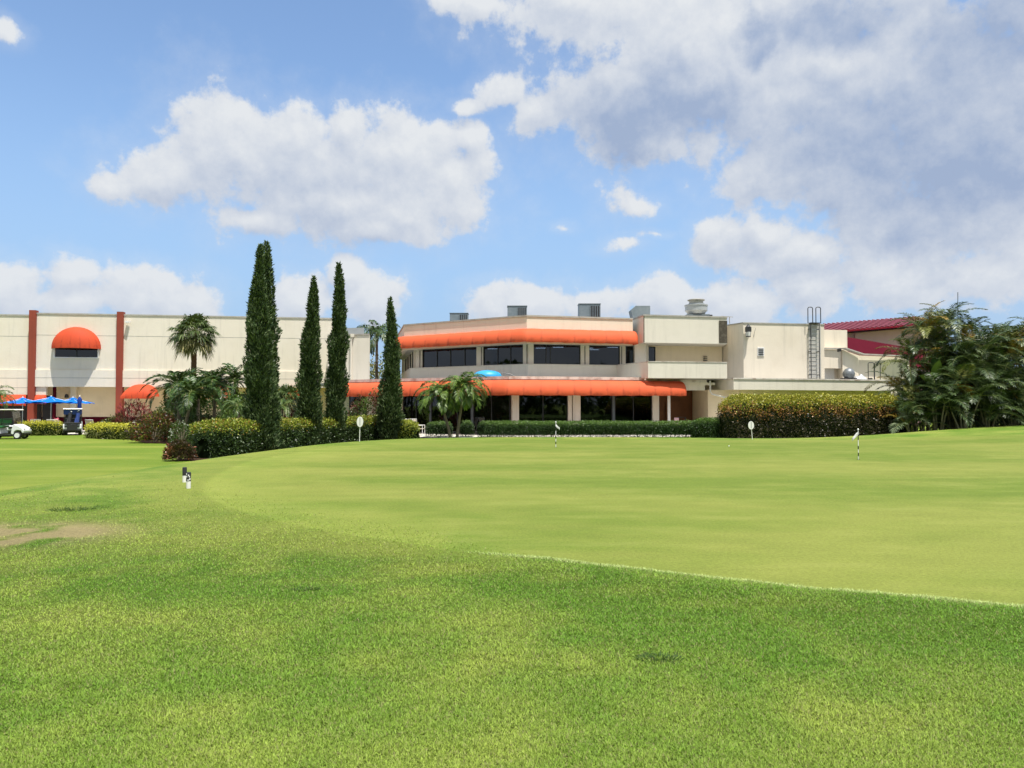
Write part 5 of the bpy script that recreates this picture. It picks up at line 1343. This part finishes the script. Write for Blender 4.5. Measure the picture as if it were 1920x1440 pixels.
# a dark dense backing of philodendron inside the palm mass
for i, (px, Y, h, lb) in enumerate([(1735, 46.5, 4.4, 'dark undergrowth bush deep behind the leftmost areca stems'), (1800, 46.5, 5.0, 'dark undergrowth bush behind the middle areca stems'), (1860, 47, 4.8, 'dark undergrowth bush behind the right areca stems'), (1925, 47, 4.4, 'dark undergrowth bush at the far right behind the palms')]):
    shrub('undergrowth_bush', lb, xat(px, Y), Y, 2.0, 1.2, h, [(.018, .035, .010), (.030, .055, .016), (.05, .08, .02)], .30, 2600, lw=.4)


def banana(label, px, Y, pt):
    x = xat(px, Y); z0 = T(x, Y); H = zat(pt, Y) - z0; t_ = thing('banana_plant', label, 'plant', (x, Y, z0))
    mb = MB(); mb.tube([(x, Y, z0 - .05), (x, Y, z0 + H * .6)], [.12, .07], 8); mb.build('stem', 'stem_cane', t_)
    V = []; fs = []; C_ = []
    for k in range(6):
        az = k * 1.9 + .6; el = 1.45 - .17 * k; L = 2.1; wd = .27; p = Vector((x, Y, z0 + H * .55)) if k else Vector((x, Y, z0 + H * .62)); nseg = 9; base = len(V); e = el
        sd = Vector((-math.sin(az), math.cos(az), .2)).normalized(); col = rcol(1, (.03, .08, .015), (.08, .15, .03), .1)[0]
        for i in range(nseg + 1):
            t = i / nseg; e = el - 1.1 * t * t; d = Vector((math.cos(az) * math.cos(e), math.sin(az) * math.cos(e), math.sin(e)))
            w_ = wd * math.sin(PI * min(1, max(0.02, (t - .12) / .88)) ** .8) if t > .12 else .02
            for s_ in (-1, 0, 1): q = p + sd * w_ * s_ + Vector((0, 0, .06 * abs(s_))); V.append(tuple(q)); C_.append(col * (1.3 if s_ == 0 else 1))
            p = p + d * L / nseg
        for i in range(nseg):
            for s_ in range(2): a_ = base + i * 3 + s_; fs.append([a_, a_ + 1, a_ + 4, a_ + 3])
    link_mesh('leaves', V, fs, 'leaf_glossy', t_, True, attrs={'Col': ('FLOAT_COLOR', np.array(C_))})


banana('upright banana plant whose big blade sticks out above the right palms', 1868, 42.5, 655)
banana('banana plant with one broad dark leaf left of the tallest areca', 1752, 41.8, 650)

# ------------------------------------------------------------------ green furniture
def flagstick(label, px, Y, ztop_px, zb_px, flag_dir, fsz):
    x = xat(px, Y); z0 = T(x, Y) - .01; H = zat(ztop_px, Y) - z0; t_ = thing('flagstick', label, 'flagstick', (x, Y, z0), 'practice flagsticks on the putting green')
    n = 9; mb = MB(); mk = MB()
    mb.tube([(x, Y, z0), (x, Y, z0 + H)], .0125, 8)
    mb.build('pole', 'flag_white', t_, smooth=True)
    for a_, b_ in ((.13, .24), (.36, .47), (.68, .86)): mk.tube([(x, Y, z0 + H * a_), (x, Y, z0 + H * b_)], .0155, 8)
    mk.build('black_band', 'rope_black', t_, smooth=True)
    mb = MB(); mb.lathe([(.0, 0), (.02, .01), (.024, .035), (.012, .055), (0, .06)], (x, Y, z0 + H), 10); mb.build('knob', 'flag_white', t_, smooth=True)
    V = []; fs = []; nu, nv = 8, 5; L, h = fsz
    for i in range(nu + 1):
        for j in range(nv + 1):
            u = i / nu; v = j / nv; V.append((x + flag_dir * (.012 + L * u * .8), Y + .05 * math.sin(u * 6) * u, z0 + H * .93 - v * h * (1 - .25 * u) - L * u ** 1.2 * .75 + .01 * math.sin(u * 9 + v)))
    for i in range(nu):
        for j in range(nv): a_ = i * (nv + 1) + j; fs.append([a_, a_ + 1, a_ + nv + 2, a_ + nv + 1])
    fl = link_mesh('flag', V, fs, 'flag_white', t_, True); md = fl.modifiers.new('s', 'SOLIDIFY'); md.thickness = .003
    # cup
    mb = MB(); mb.lathe([(.054, .0), (.054, .013)], (x, Y, z0 + .0), 16); mb.build('cup', 'rope_black', t_)


flagstick('striped flagstick nearer on the right, its small white flag drooping left', 1608, 22.2, 807, 862, -1, (.22, .12))
flagstick('striped flagstick farther away in the middle, in front of the low hedge', 1042, 27.5, 793, 843, 1, (.16, .10))


def paddle(label, px, pyc, pyb, Y, rx_, rz_, tilt):
    x = xat(px, Y); z0 = T(x, Y); zc = zat(pyc, Y); t_ = thing('oval_sign', label, 'sign', (x, Y, z0), 'white oval paddle signs behind the green')
    xt = x - math.sin(tilt) * (zc - z0)
    mb = MB(); mb.tube([(x, Y, z0 - .05), (xt, Y, zc + rz_ * .9)], .016, 8); mb.build('stake', 'white_paint', t_, smooth=True)
    mb = MB(); mb.lathe([(.0, -.012), (.985, -.012), (1., -.006), (1., .006), (.985, .012), (0, .012)], (0, 0, 0), 32, 'y')
    mb.v = [(xt + vx * rx_, Y - .03 + vy, zc + vz * rz_) for vx, vy, vz in mb.v]; mb.build('paddle', 'white_paint', t_)
    mb = MB(); mb.box((xt, Y - .045, zc + rz_ * .1), (.018, .006, rz_ * 1.5)); mb.build('mark', 'grey_louvre', t_)


paddle('white oval sign on a straight stake, between the third and fourth cypresses', 674.5, 791, 831, 31.2, .135, .215, -.03)
paddle('white oval sign leaning left in front of the copper hedge', 1410, 797.5, 826, 33.0, .13, .18, .10)

for (px, Y, lb, dirty, tl) in ((348, 15.6, 'left marker post, white with a solid black top band', 0, .04), (355.5, 14.5, 'right marker post, white with a worn dark mottled top band', 1, -.02)):
    x = xat(px, Y); z0 = T(x, Y) - .02; H = .33
    t_ = thing('marker_post', lb, 'post', (x, Y, z0), 'low marker posts on the fringe'); r = .043
    mb = MB(); mb.lathe([(r, 0), (r, H * .48)], (x, Y, z0), 14); mb.build('white_base', 'white_paint', t_, smooth=True)
    mb = MB(); mb.lathe([(r * 1.02, H * .48), (r * 1.02, H * .96), (r * .9, H)], (x + .0, Y, z0), 14); mb.build('top_band', 'dark_frame' if not dirty else 'worn_band', t_, smooth=True) if False else mb.build('top_band', 'dark_frame', t_, smooth=True)
    if dirty:
        mb = MB()
        for k in range(7):
            a = -PI / 2 + random.uniform(-.9, 1.1); zz = H * random.uniform(.52, .9); mb.box((x + (r + .002) * math.cos(a), Y + (r + .002) * math.sin(a), z0 + zz), (.018, .008, .03), a + PI / 2)
        mb.build('bare_patch', 'flag_white', t_)
for i, (px, py, lb) in enumerate(((1366, 838, 'white golf ball lying far back on the green near the leaning oval sign'), (1275, 899, 'white golf ball lying alone in the middle of the green'), (1637, 1002, 'white golf ball right of centre, nearest on the green'), (1262, 930, 'white golf ball half way up the green right of centre'))[:1]):
    h = 1.55; 
    Y = h * F / (py - 760); x = xat(px, Y); z0 = T(x, Y); mb = MB(); prof = [(.0213 * math.sin(a), .0213 - .0213 * math.cos(a)) for a in np.linspace(0.01, PI - .01, 9)]
    mb.lathe(prof, (x, Y, z0), 12); tag(mb.build('golf_ball', 'ball_white', None, smooth=True, loc=(x, Y, z0)), lb, 'golf ball')


def tuft(label, px, py, s, n, dark=True):
    Y = 1.6 * F / (py - 760); x = xat(px, Y); z0 = T(x, Y); a = rng.random(n) * 2 * PI; r = rng.random(n) ** .7 * s
    pos = np.stack([x + np.cos(a) * r, Y + np.sin(a) * r * .6, np.full(n, z0)], 1); d = np.stack([np.cos(a) * .7, np.sin(a) * .7, .5 + rng.random(n)], 1)
    f = Fol(); f.add(pos, d, rdir(n), s * (.25 + .4 * rng.random(n)), .006, rcol(n, (.02, .045, .012), (.07, .13, .03)), .6)
    tag(f.build('grass_tuft', 'grass_blade', None, loc=(x, Y, z0)), label, 'grass tuft')


tuft('dark coarse weed tuft in the foreground right of centre', 1232, 1228, .14, 260)
tuft('small dark weed tuft in the foreground left of centre', 575, 1100, .12, 160)
tuft('dark weedy patch in the hollow above the bare earth at left', 148, 951, .42, 420)


# ------------------------------------------------------------------ golf carts
def wheel(parent, x, y, r=.23, w_=.2):
    mb = MB(); mb.lathe([(r * .62, -w_ / 2), (r * .93, -w_ / 2), (r, -w_ * .32), (r, w_ * .32), (r * .93, w_ / 2), (r * .62, w_ / 2)], (x, y, r), 24, 'y'); wo_ = mb.build('wheel', 'tyre', parent, smooth=True, local=True)
    mb = MB(); sg_ = -1 if y < 0 else 1
    mb.lathe([(.02, -w_ * .56), (r * .2, -w_ * .57), (r * .5, -w_ * .515), (r * .60, -w_ * .55), (r * .66, -w_ * .51), (r * .66, w_ * .51), (r * .60, w_ * .55), (r * .5, w_ * .515), (r * .2, w_ * .57), (.02, w_ * .56)], (x, y, r), 24, 'y'); mb.build('rim', 'cart_white', wo_, smooth=True, local=True)


def side_prism(mb, prof, y0, y1):
    n = len(prof); mb.add([(x, y0, z) for x, z in prof] + [(x, y1, z) for x, z in prof], [list(range(n)), list(range(n, 2 * n))[::-1]] + [[i, i + n, (i + 1) % n + n, (i + 1) % n] for i in range(n)])


def golf_cart(label, loc, rz, bags, seatmat, roofmat, green=False):
    t_ = thing('golf_cart', label, 'golf cart', loc, 'golf carts parked by the hedges', rz)
    t_2 = t_
    def B(mb, name, mat, par=t_, **k): return mb.build(name, mat, par, local=True, **k)
    mb = MB(); side_prism(mb, [(.55, .28), (.62, .30), (.66, .48), (.80, .56), (1.02, .54), (1.10, .38), (1.17, .36), (1.20, .52), (1.10, .70), (.86, .84), (.66, .93), (.58, .90), (.50, .62), (.46, .36)], -.55, .55); B(mb, 'front_cowl', 'cart_white', bevel=.04)
    mb = MB(); side_prism(mb, [(-1.15, .45), (-1.12, .72), (-.95, .76), (-.25, .70), (-.15, .34), (-.30, .30), (-.48, .46), (-.70, .54), (-.92, .46), (-1.05, .32)], -.56, .56); B(mb, 'rear_body', 'cart_white', bevel=.03)
    mb = MB(); mb.box((.12, 0, .27), (.95, 1.1, .07)); mb.box((0, 0, .22), (2.0, .7, .06)); B(mb, 'floor', 'black_plastic')
    mb = MB(); mb.box((-.32, 0, .77), (.50, 1.0, .12)); B(mb, 'seat', seatmat, bevel=.03)
    mb = MB(); mb.box((-.62, 0, 1.04), (.10, 1.0, .34)); B(mb, 'backrest', seatmat, bevel=.03)
    mb = MB()
    prof = [(-1.02, 1.80), (-.98, 1.86), (.62, 1.86), (.70, 1.83), (.72, 1.79), (.60, 1.80), (-.95, 1.80)]; side_prism(mb, prof, -.58, .58); B(mb, 'roof', roofmat, bevel=.02)
    for y in (-.5, .5):
        mb = MB(); mb.tube([(.60, y, .88), (.42, y, 1.35), (.50, y, 1.80)] if False else [(.64, y, .88), (.46, y, 1.80)], .022, 8); B(mb, 'front_post', 'dark_metal', smooth=True)
        mb = MB(); mb.tube([(-.68, y, .7), (-.78, y, 1.3), (-.88, y, 1.80)], .022, 8); B(mb, 'rear_post', 'dark_metal', smooth=True)
    mb = MB(); mb.add([(.65, -.5, .92), (.65, .5, .92), (.48, .5, 1.74), (.48, -.5, 1.74), (.66, -.5, .92), (.66, .5, .92), (.49, .5, 1.74), (.49, -.5, 1.74)], [[0, 1, 2, 3], [7, 6, 5, 4]]); B(mb, 'windshield', 'clear_acrylic')
    mb = MB(); mb.tube([(.52, .27, .80), (.30, .27, 1.02)], .02, 6); mb.tube([(.30 + .05 * math.cos(a) * .5, .27 + .17 * math.sin(a), 1.02 + .17 * math.cos(a) * .8) for a in np.linspace(0, 2 * PI, 17)], .014, 6); B(mb, 'steering_wheel', 'black_plastic', smooth=True)
    for y in (-.37, .37):
        mb = MB(); mb.lathe([(.07, 0), (.06, .03), (0.01, .04)], (0, 0, 0), 12); mb.v = [(1.16 + vz * .8, y + vy, .60 + vx) for vx, vy, vz in mb.v]; B(mb, 'headlight', 'white_metal', smooth=True)
    mb = MB(); mb.box((1.19, 0, .34), (.07, 1.0, .10)); B(mb, 'front_bumper', 'black_plastic', bevel=.02)
    mb = MB(); mb.box((-1.14, 0, .34), (.08, 1.04, .14)); B(mb, 'rear_bumper', 'black_plastic', bevel=.02)
    mb = MB(); mb.box((-.98, 0, .60), (.40, .9, .12)); mb.bar((-.85, -.45, 1.15), (-.85, .45, 1.15), .05, .05); B(mb, 'bag_well', 'black_plastic', bevel=.02)
    if bags:
        mb = MB(); mb.box((-.86, 0, 1.60), (.06, 1.06, .36)); mb.box((-.45, -.54, 1.62), (.8, .03, .3)); mb.box((-.45, .54, 1.62), (.8, .03, .3)); B(mb, 'rain_cover', 'bag_blue', bevel=.01)
        mb = MB(); mb.box((-1.17, 0, .52), (.10, .62, .44)); mb.box((-1.12, 0, .82), (.22, .95, .12)); B(mb, 'rear_panel', 'black_plastic', bevel=.02)
        mb = MB(); mb.box((-.70, 0, 1.25), (.10, .9, .5)); B(mb, 'cooler_bag', 'bag_black', bevel=.03)
    for x in (.82, -.70):
        for y in (-.46, .46): wheel(t_, x, y)
    return t_


def golf_bag(label, p, lean_dir, mat, seed=0):
    rnd = random.Random(seed); x, y, z = p; t_ = thing('golf_bag', label, 'golf bag', p); d = Vector((lean_dir[0] * .22, lean_dir[1] * .22, 1)).normalized(); P0 = Vector(p)
    mb = MB(); mb.tube([P0, P0 + d * .3, P0 + d * .62, P0 + d * .86], [.13, .14, .125, .14], 12); mb.build('body', mat, t_, smooth=True)
    mb = MB(); q = P0 + d * .35 + Vector((-lean_dir[0], -lean_dir[1], 0)) * .13; mb.tube([q - d * .18, q + d * .14], [.08, .07], 8); mb.build('pocket', mat, t_, smooth=True)
    mb = MB(); hd = MB(); hw = MB()
    for k in range(8):
        a = k * .8 + rnd.random(); o_ = Vector((math.cos(a) * .08, math.sin(a) * .08, 0)); e = P0 + d * rnd.uniform(.98, 1.2) + o_ * 1.4; mb.tube([P0 + d * .84 + o_, e], .007, 5)
        (hd if k % 3 else hw).lathe([(.0, -.03), (.035, -.02), (.045, .01), (.03, .04), (0, .05)], tuple(e), 8)
    cl = mb.build('club_shafts', 'galvanised', t_); hd.build('club_heads', 'galvanised', cl, smooth=True); hw.build('head_covers', 'cart_white', cl, smooth=True)


c1 = (xat(14, 46.8), 46.8, T(xat(14, 46.8), 46.8)); golf_cart('white golf cart with dark green seats at the left edge of the lawn', c1, R(10), 0, 'cart_green', 'cart_cream')
c2 = (xat(147, 53.8), 53.2, T(xat(147, 53.2), 53.2) + .03); golf_cart('golf cart seen from behind with golf bags on its back, between the yellow hedges', c2, R(118), 2, 'black_plastic', 'cart_cream')
def cartpt(c, rz, x, y, z): return (c[0] + x * math.cos(rz) - y * math.sin(rz), c[1] + x * math.sin(rz) + y * math.cos(rz), c[2] + z)
golf_bag('black golf bag strapped on the left of the rear of the cart', cartpt(c2, R(118), -1.0, .24, .66), (.2, .9), 'bag_black', 1)
golf_bag('dark blue golf bag strapped on the right of the rear of the cart', cartpt(c2, R(118), -1.0, -.24, .66), (.2, .9), 'bag_blue', 2)
c3 = (xat(-4, 50.6), 50.6, 0.); golf_cart('golf cart with black roof parked right behind the green seated one', c3, R(176), 0, 'cart_green', 'dark_frame')

# ------------------------------------------------------------------ patio umbrellas and furniture
def umbrella(label, x, y, z0, H, r, sag=.30):
    r *= 1.18
    t_ = thing('patio_umbrella', label, 'umbrella', (x, y, z0), 'open blue umbrellas on the patio')
    mb = MB(); mb.tube([(x, y, z0), (x, y, z0 + H + .02)], .025, 8); mb.build('pole', 'white_paint', t_, smooth=True)
    mb = MB(); mb.lathe([(.28, 0), (.28, .06), (.08, .1), (.05, .3)], (x, y, z0), 16); mb.build('base', 'dark_metal', t_, smooth=True)
    V = []; fs = []; nu, nv = 32, 8
    for i in range(nv + 1):
        for j in range(nu):
            a = 2 * PI * j / nu; rib = abs(math.cos(a * 4)) ; k = i / nv; rr_ = r * k * (1 - .05 * (1 - rib) * k); z = z0 + H - .42 * k ** .72 + .10 * k * (1 - k) * 0 - .05 * (1 - rib) * k * 1.2 + .03 * k
            V.append((x + math.cos(a) * rr_, y + math.sin(a) * rr_, z))
    for i in range(nv):
        for j in range(nu): a_ = i * nu + j; b_ = i * nu + (j + 1) % nu; fs.append([a_, a_ + nu, b_ + nu, b_])
    o_ = link_mesh('canopy', V, fs, 'blue_fabric', t_, True); md = o_.modifiers.new('s', 'SOLIDIFY'); md.thickness = .006
    mb = MB()
    for j in range(8): a = 2 * PI * j / 8; mb.tube([(x, y, z0 + H - .03), (x + math.cos(a) * r * .97, y + math.sin(a) * r * .97, z0 + H - .42)], .009, 4)
    mb.build('ribs', 'white_paint', o_)
    mb = MB(); mb.lathe([(.0, 0), (.05, .01), (.04, .07), (0, .12)], (x, y, z0 + H), 8); mb.build('finial', 'white_paint', t_, smooth=True)
    mb = MB(); mb.lathe([(.30, -.10), (.16, -.02), (.03, .035)], (x, y, z0 + H), 16); mb.build('vent_cap', 'blue_fabric', o_, smooth=True)


for px, Y, pyt, hw, lb in ((43, 57, 746, 33, 'leftmost open blue umbrella, in front of the red column'), (96, 57, 744, 36, 'middle open blue umbrella, highest of the three'), (137, 58, 746, 31, 'rightmost open blue umbrella, behind the closed one')):
    x = xat(px, Y); z0 = T(x, Y) + .02; umbrella(lb, x, Y, z0, zat(pyt, Y) - z0, hw / F * Y)
x = xat(149.5, 55.6); z0 = .03; H = zat(743, 55.6) - z0
t_ = thing('closed_umbrella', 'furled navy blue umbrella standing behind the golf cart with bags', 'umbrella', (x, 55.6, z0))
mb = MB(); mb.tube([(x, 55.6, z0), (x, 55.6, z0 + H)], .022, 8); mb.build('pole', 'white_paint', t_, smooth=True)
mb = MB(); mb.lathe([(.10, -.95), (.15, -.85), (.13, -.5), (.17, -.25), (.10, -.08), (.02, 0)], (x, 55.6, z0 + H - .03), 10); mb.build('folded_canopy', 'blue_fabric_dark', t_, smooth=True)
mb = MB(); mb.lathe([(0, 0), (.05, .02), (.03, .08), (0, .11)], (x, 55.6, z0 + H - .03), 8); mb.build('finial', 'white_paint', t_, smooth=True)
mb = MB(); mb.lathe([(.25, 0), (.25, .05), (.05, .1)], (x, 55.6, z0), 12); mb.build('base', 'dark_metal', t_)


def chair(label, x, y, rz, z0=.03, mat='sling_beige', lie=.35):
    t_ = thing('patio_chair', label, 'chair', (x, y, z0), 'patio chairs with pale slings', rz)
    mb = MB(); mb.box((0, 0, .42), (.5, .48, .03)); mb.build('seat', mat, t_, local=True)
    mb = MB(); mb.bar((0, .22, .44), (0, .22 + .55 * lie, .98), .46, .02, up=(0, 1, 0)); mb.build('backrest', mat, t_, local=True)
    mb = MB()
    for s_ in (-1, 1):
        mb.tube([(s_ * .25, .22, .42), (s_ * .25, .22 + .58 * lie, 1.02)], .018, 6); mb.tube([(s_ * .27, -.22, .64), (s_ * .27, .28, .64)], .02, 6)
    mb.tube([(-.25, .22 + .58 * lie, 1.02), (.25, .22 + .58 * lie, 1.02)], .018, 6); mb.build('frame', 'white_paint', t_, local=True, smooth=True)
    for sx_ in (-1, 1):
        for sy_ in (-.22, .22):
            mb = MB(); mb.tube([(sx_ * .26, sy_, 0), (sx_ * .26, sy_, .64 if sy_ < 0 else .44)], .018, 6); mb.build('leg', 'white_paint', t_, local=True)
    return t_


for i, (px, Y, rz, lb) in enumerate(((62, 55.8, .3, 'pale chair behind the yellow hedge under the leftmost umbrella'), (79, 56.2, 3.0, 'pale chair just right of the red column'), (100, 55.5, 3.3, 'beige chair under the middle umbrella, left of the round table'), (172, 54.6, 3.3, 'beige mesh chair standing right of the golf cart with bags'),
                                 (757, 47.4, 3.2, 'pale chair on the terrace right beside the shortest cypress'), (776, 47.6, 3.1, 'second pale chair on the terrace, left of the thin grey post'), (788, 46.8, 1.4, 'chair with slanted white arms at the end of the rounded yellow-green hedge'))):
    chair(lb, xat(px, Y), Y, rz, z0=(.03 if px < 300 else .22))
for px, Y, lb in ((118, 56.2, 'round dark patio table under the middle umbrella'), (50, 56.6, 'round dark patio table under the leftmost umbrella')):
    x = xat(px, Y); t_ = thing('patio_table', lb, 'table', (x, Y, .03)); mb = MB(); mb.lathe([(.55, .70), (.56, .72), (.55, .74)], (x, Y, .03), 24); mb.build('table_top', 'dark_frame', t_)
    mb = MB(); mb.tube([(x, Y, .03), (x, Y, .74)], .03, 8); mb.lathe([(.25, 0), (.2, .04)], (x, Y, .03), 14); mb.build('pedestal', 'dark_metal', t_)
x = xat(108, 55.6); V = []; fs = []
for i in range(6):
    for j in range(6): V.append((x + .3 * (i / 5 - .5) + .05 * math.sin(j), 55.45 + .04 * math.sin(i * 2), 1.15 - .5 * j / 5 - .05 * math.sin(i)))
for i in range(5):
    for j in range(5): a_ = i * 6 + j; fs.append([a_, a_ + 1, a_ + 7, a_ + 6])
x2 = xat(107, 55.4); chair('pale chair with a pink towel over its back', x2, 55.6, 3.1)
tw = link_mesh('towel', [(v[0] + x2 - x, v[1] - .08, v[2]) for v in V], fs, 'towel_pink', None, True, loc=(x2, 55.4, .6)); md = tw.modifiers.new('s', 'SOLIDIFY'); md.thickness = .01
tag(tw, 'pink towel hung over a chair back under the middle umbrella', 'towel')
# white low signboard on the porch
x = xat(1272, 47.6); t_ = thing('porch_gate', 'small pale gate panel with a sloping handrail beside the brown porch door', 'gate', (x, 49.6, .2))
mb = MB(); mb.box((xat(1268, 49.6) , 49.6, .78), (.30, .06, 1.0)); mb.build('panel', 'pink_wall', t_)
mb = MB(); xa = xat(1268, 49.6); mb.tube([(xa, 49.55, 1.3), (xa + .6, 49.55, 1.32), (xa + .6, 49.55, .2)], .025, 6); mb.tube([(xa + .15, 49.5, .8), (xa + .6, 49.5, 1.25)], .02, 6); mb.build('handrail', 'dark_metal', t_)

# ------------------------------------------------------------------ the wood behind the camera that the windows mirror
n = 14000; th = rng.random(n) * PI * 1.1 + PI - .05 * PI; rad_ = 85 + 14 * rng.random(n); hh = 7 + 6 * fbm(th * 9, th * 0 + 3., 77, 4)
pos = np.stack([np.cos(th) * rad_, np.sin(th) * rad_, rng.random(n) * hh], 1)
f = Fol(); f.add(pos, rdir(n), rdir(n), 1.5 * (.6 + rng.random(n)), 1.1, rcol(n, (.03, .055, .015), (.07, .11, .03)), .2)
tag(f.build('distant_wood', 'leaf_soft', None, loc=(0, -85, 0)), 'far belt of trees across the course', 'trees', kind='stuff')
